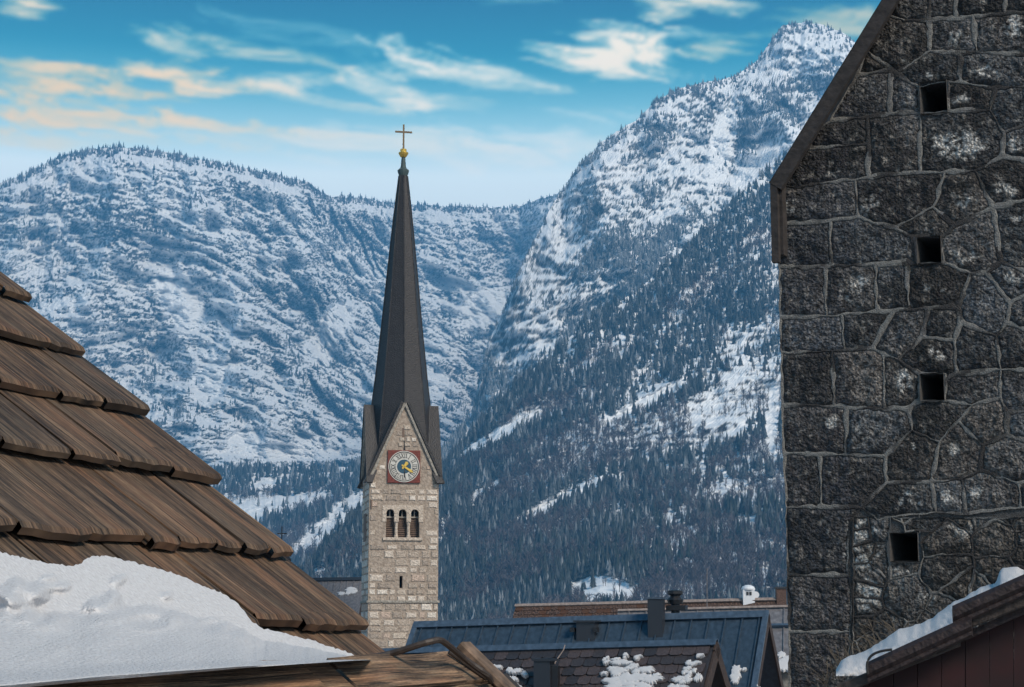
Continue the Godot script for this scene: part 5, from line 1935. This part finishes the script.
# ---------- the red gabled house in front of the stone wall ----------
func build_red_house() -> void:
	var tn := deg_to_rad(18.0)
	var w := Vector3(cos(tn), 0, sin(tn))
	var n := Vector3(-sin(tn), 0, cos(tn))
	var c := at(950, 640, 8.5)
	var o := thing("red_house", "dark red boarded gable with stepped verge tiles under snow", "house", c)
	var L := func(px: float, py: float, z: float) -> Vector3: return on_plane(px, py, c + n * z, n) - c
	# gable wall of upright boards
	var top := [[820, 712], [870, 676], [960, 637], [1060, 590]]
	var x := 822.0
	var rng := RandomNumberGenerator.new()
	rng.seed = 3
	while x < 1056:
		var x1 := x + 24.0
		var s := Shape.new()
		var a: Vector3 = L.call(x, along(top, x), 0.0)
		var b: Vector3 = L.call(x1 - 0.6, along(top, x1), 0.0)
		var a2: Vector3 = L.call(x, 740, 0.0)
		var b2: Vector3 = L.call(x1 - 0.6, 740, 0.0)
		var t := n * rng.randf_range(0.0, 0.006)
		s.quad(a + t, b + t, b2 + t, a2 + t)
		s.quad(b + t, b - n * 0.03, b2 - n * 0.03, b2 + t)
		s.quad(a - n * 0.03, a + t, a2 + t, a2 - n * 0.03)
		put("wall_board", s.mesh(), mats.dark_red, o)
		x = x1
	# weathered bargeboard
	var bars := [[[838, 690.0], [960, 640.5], 0.10], [[948, 631], [1062, 586], 0.10]]
	for q in bars:
		var s := Shape.new()
		var a: Vector3 = L.call(q[0][0], q[0][1], 0.12)
		var b: Vector3 = L.call(q[1][0], q[1][1], 0.12)
		s.bar(a, b, Vector3(0, 0.052, 0), n * 0.04, 0.006)
		put("bargeboard", s.mesh(), mats.weathered, o)
	# stepped verge tiles
	for q in [[[868, 670], [972, 622.5]], [[953, 614], [1062, 566]]]:
		var s := Shape.new()
		var a: Vector3 = L.call(q[0][0], q[0][1], 0.14)
		var b: Vector3 = L.call(q[1][0], q[1][1], 0.14)
		s.bar(a, b, Vector3(0, 0.072, 0), n * 0.09, 0.02)
		put("verge_tile", s.mesh(), mats.verge_tile, o)
		var s2 := Shape.new()
		s2.bar(a + n * 0.0 + Vector3(0, -0.045, 0), b + Vector3(0, -0.045, 0), Vector3(0, 0.03, 0), n * 0.06, 0.008)
		put("verge_tile", s2.mesh(), mats.verge_tile, o)
	# roof slab behind the verge, and the unseen walls
	var rf := Shape.new()
	var ra: Vector3 = L.call(846, 684, 0.09)
	var rb: Vector3 = L.call(1062, 588, 0.09)
	rf.box(ra - Vector3(0, 0.04, 0), rb - ra, Vector3(0, 0.035, 0), -n * 3.2)
	put("roof", rf.mesh(), mats.verge_tile, o)
	var wl := Shape.new()
	var wa: Vector3 = L.call(820, 740, -0.035)
	var wb: Vector3 = L.call(1060, 740, -0.035)
	wl.box(Vector3(wa.x, -c.y - 2.0, wa.z), Vector3(wb.x - wa.x, 0, wb.z - wa.z), Vector3(0, wa.y + c.y + 2.0, 0), -n * 3.0)
	put("wall", wl.mesh(), mats.dark_red, o)
	# snow on that roof: a bank with an uneven crest
	var crest := [[836, 668], [842, 658], [858, 652], [868, 648], [882, 640], [894, 630], [915, 624], [930, 618], [950, 603], [970, 592], [985, 584], [996, 581], [1000, 567], [1012, 565], [1024, 569], [1062, 556]]
	var under := [[836, 676], [868, 676], [960, 632], [962, 620], [1062, 573]]
	var s := Shape.new()
	var rip := noise(83, 0.12, 3)
	var m := 90
	var rows := 14
	for j in rows + 1:
		for i in m + 1:
			var px := lerpf(836.0, 1062.0, float(i) / m)
			var t := float(j) / rows
			var cy := along(crest, px) + rip.get_noise_1d(px) * 2.0
			var uy := maxf(along(under, px), cy + 2.0)
			var py := uy if j == 0 else lerpf(uy, cy, minf(1.0, t * 1.6))
			var z := 0.05 - 0.28 * pow(minf(1.0, t * 1.6), 2.0) + 0.02 * rip.get_noise_2d(px * 2.0, py * 2.0)
			var p: Vector3 = L.call(px, py, z)
			if t > 0.625:
				p = L.call(px, cy, 0.05 - 0.28) - n * (t - 0.625) * 5.0 - Vector3(0, (t - 0.625) * 0.12, 0)
			s.v.append(p + c)
	for j in rows + 1:
		for i in m + 1:
			var k := j * (m + 1) + i
			var a := s.v[j * (m + 1) + maxi(i - 1, 0)]
			var b := s.v[j * (m + 1) + mini(i + 1, m)]
			var e := s.v[maxi(j - 1, 0) * (m + 1) + i]
			var d := s.v[mini(j + 1, rows) * (m + 1) + i]
			var nn := (b - a).cross(d - e).normalized()
			if nn.y < 0 and nn.dot(EYE - s.v[k]) < 0:
				nn = -nn
			s.n.append(nn)
	for j in rows:
		for i in m:
			var k := j * (m + 1) + i
			s.idx.append_array([k, k + m + 1, k + 1, k + 1, k + m + 1, k + m + 2])
	tag(put("snow_bank", s.mesh(), mats.snow), "bank of snow sliding over the verge of the dark red gable", "snow")
	# dead stalks between the snow and the stone wall
	var gr := Shape.new()
	var gn := RandomNumberGenerator.new()
	gn.seed = 19
	for k in 110:
		var bx := gn.randf_range(822.0, 908.0)
		var by := along([[815, 694], [850, 672], [905, 640]], bx) + gn.randf_range(-2.0, 6.0)
		var d := gn.randf_range(8.9, 9.6)
		var p0 := at(bx, by, d)
		var lean := gn.randf_range(-0.9, 0.7)
		var len_ := gn.randf_range(0.05, 0.20)
		var path := []
		for i in 5:
			var t := i / 4.0
			path.append(p0 + Vector3(lean * len_ * t * (0.4 + t * 0.6), len_ * (t - 0.45 * t * t * absf(lean)), gn.randf_range(-0.01, 0.01)))
		gr.tube(path, 0.0012 if k % 4 else 0.0022, 3)
	var go := put("dry_grass", gr.mesh(), mats.straw)
	go.set_meta("kind", "stuff")
	tag(go, "dry brown grass and twigs along the foot of the stone wall", "grass")
	# a black cable looped over the end of the verge
	var cb := Shape.new()
	var cp := []
	for q in [[868, 674], [867, 664], [871, 656], [880, 651.5], [892, 649.5]]:
		cp.append(L.call(q[0], q[1], 0.2) + c)
	cb.tube(smooth_path(cp), 0.006, 7)
	tag(put("cable", cb.mesh(), mats.cable), "black cable looped over the lower end of the red gable verge", "cable")
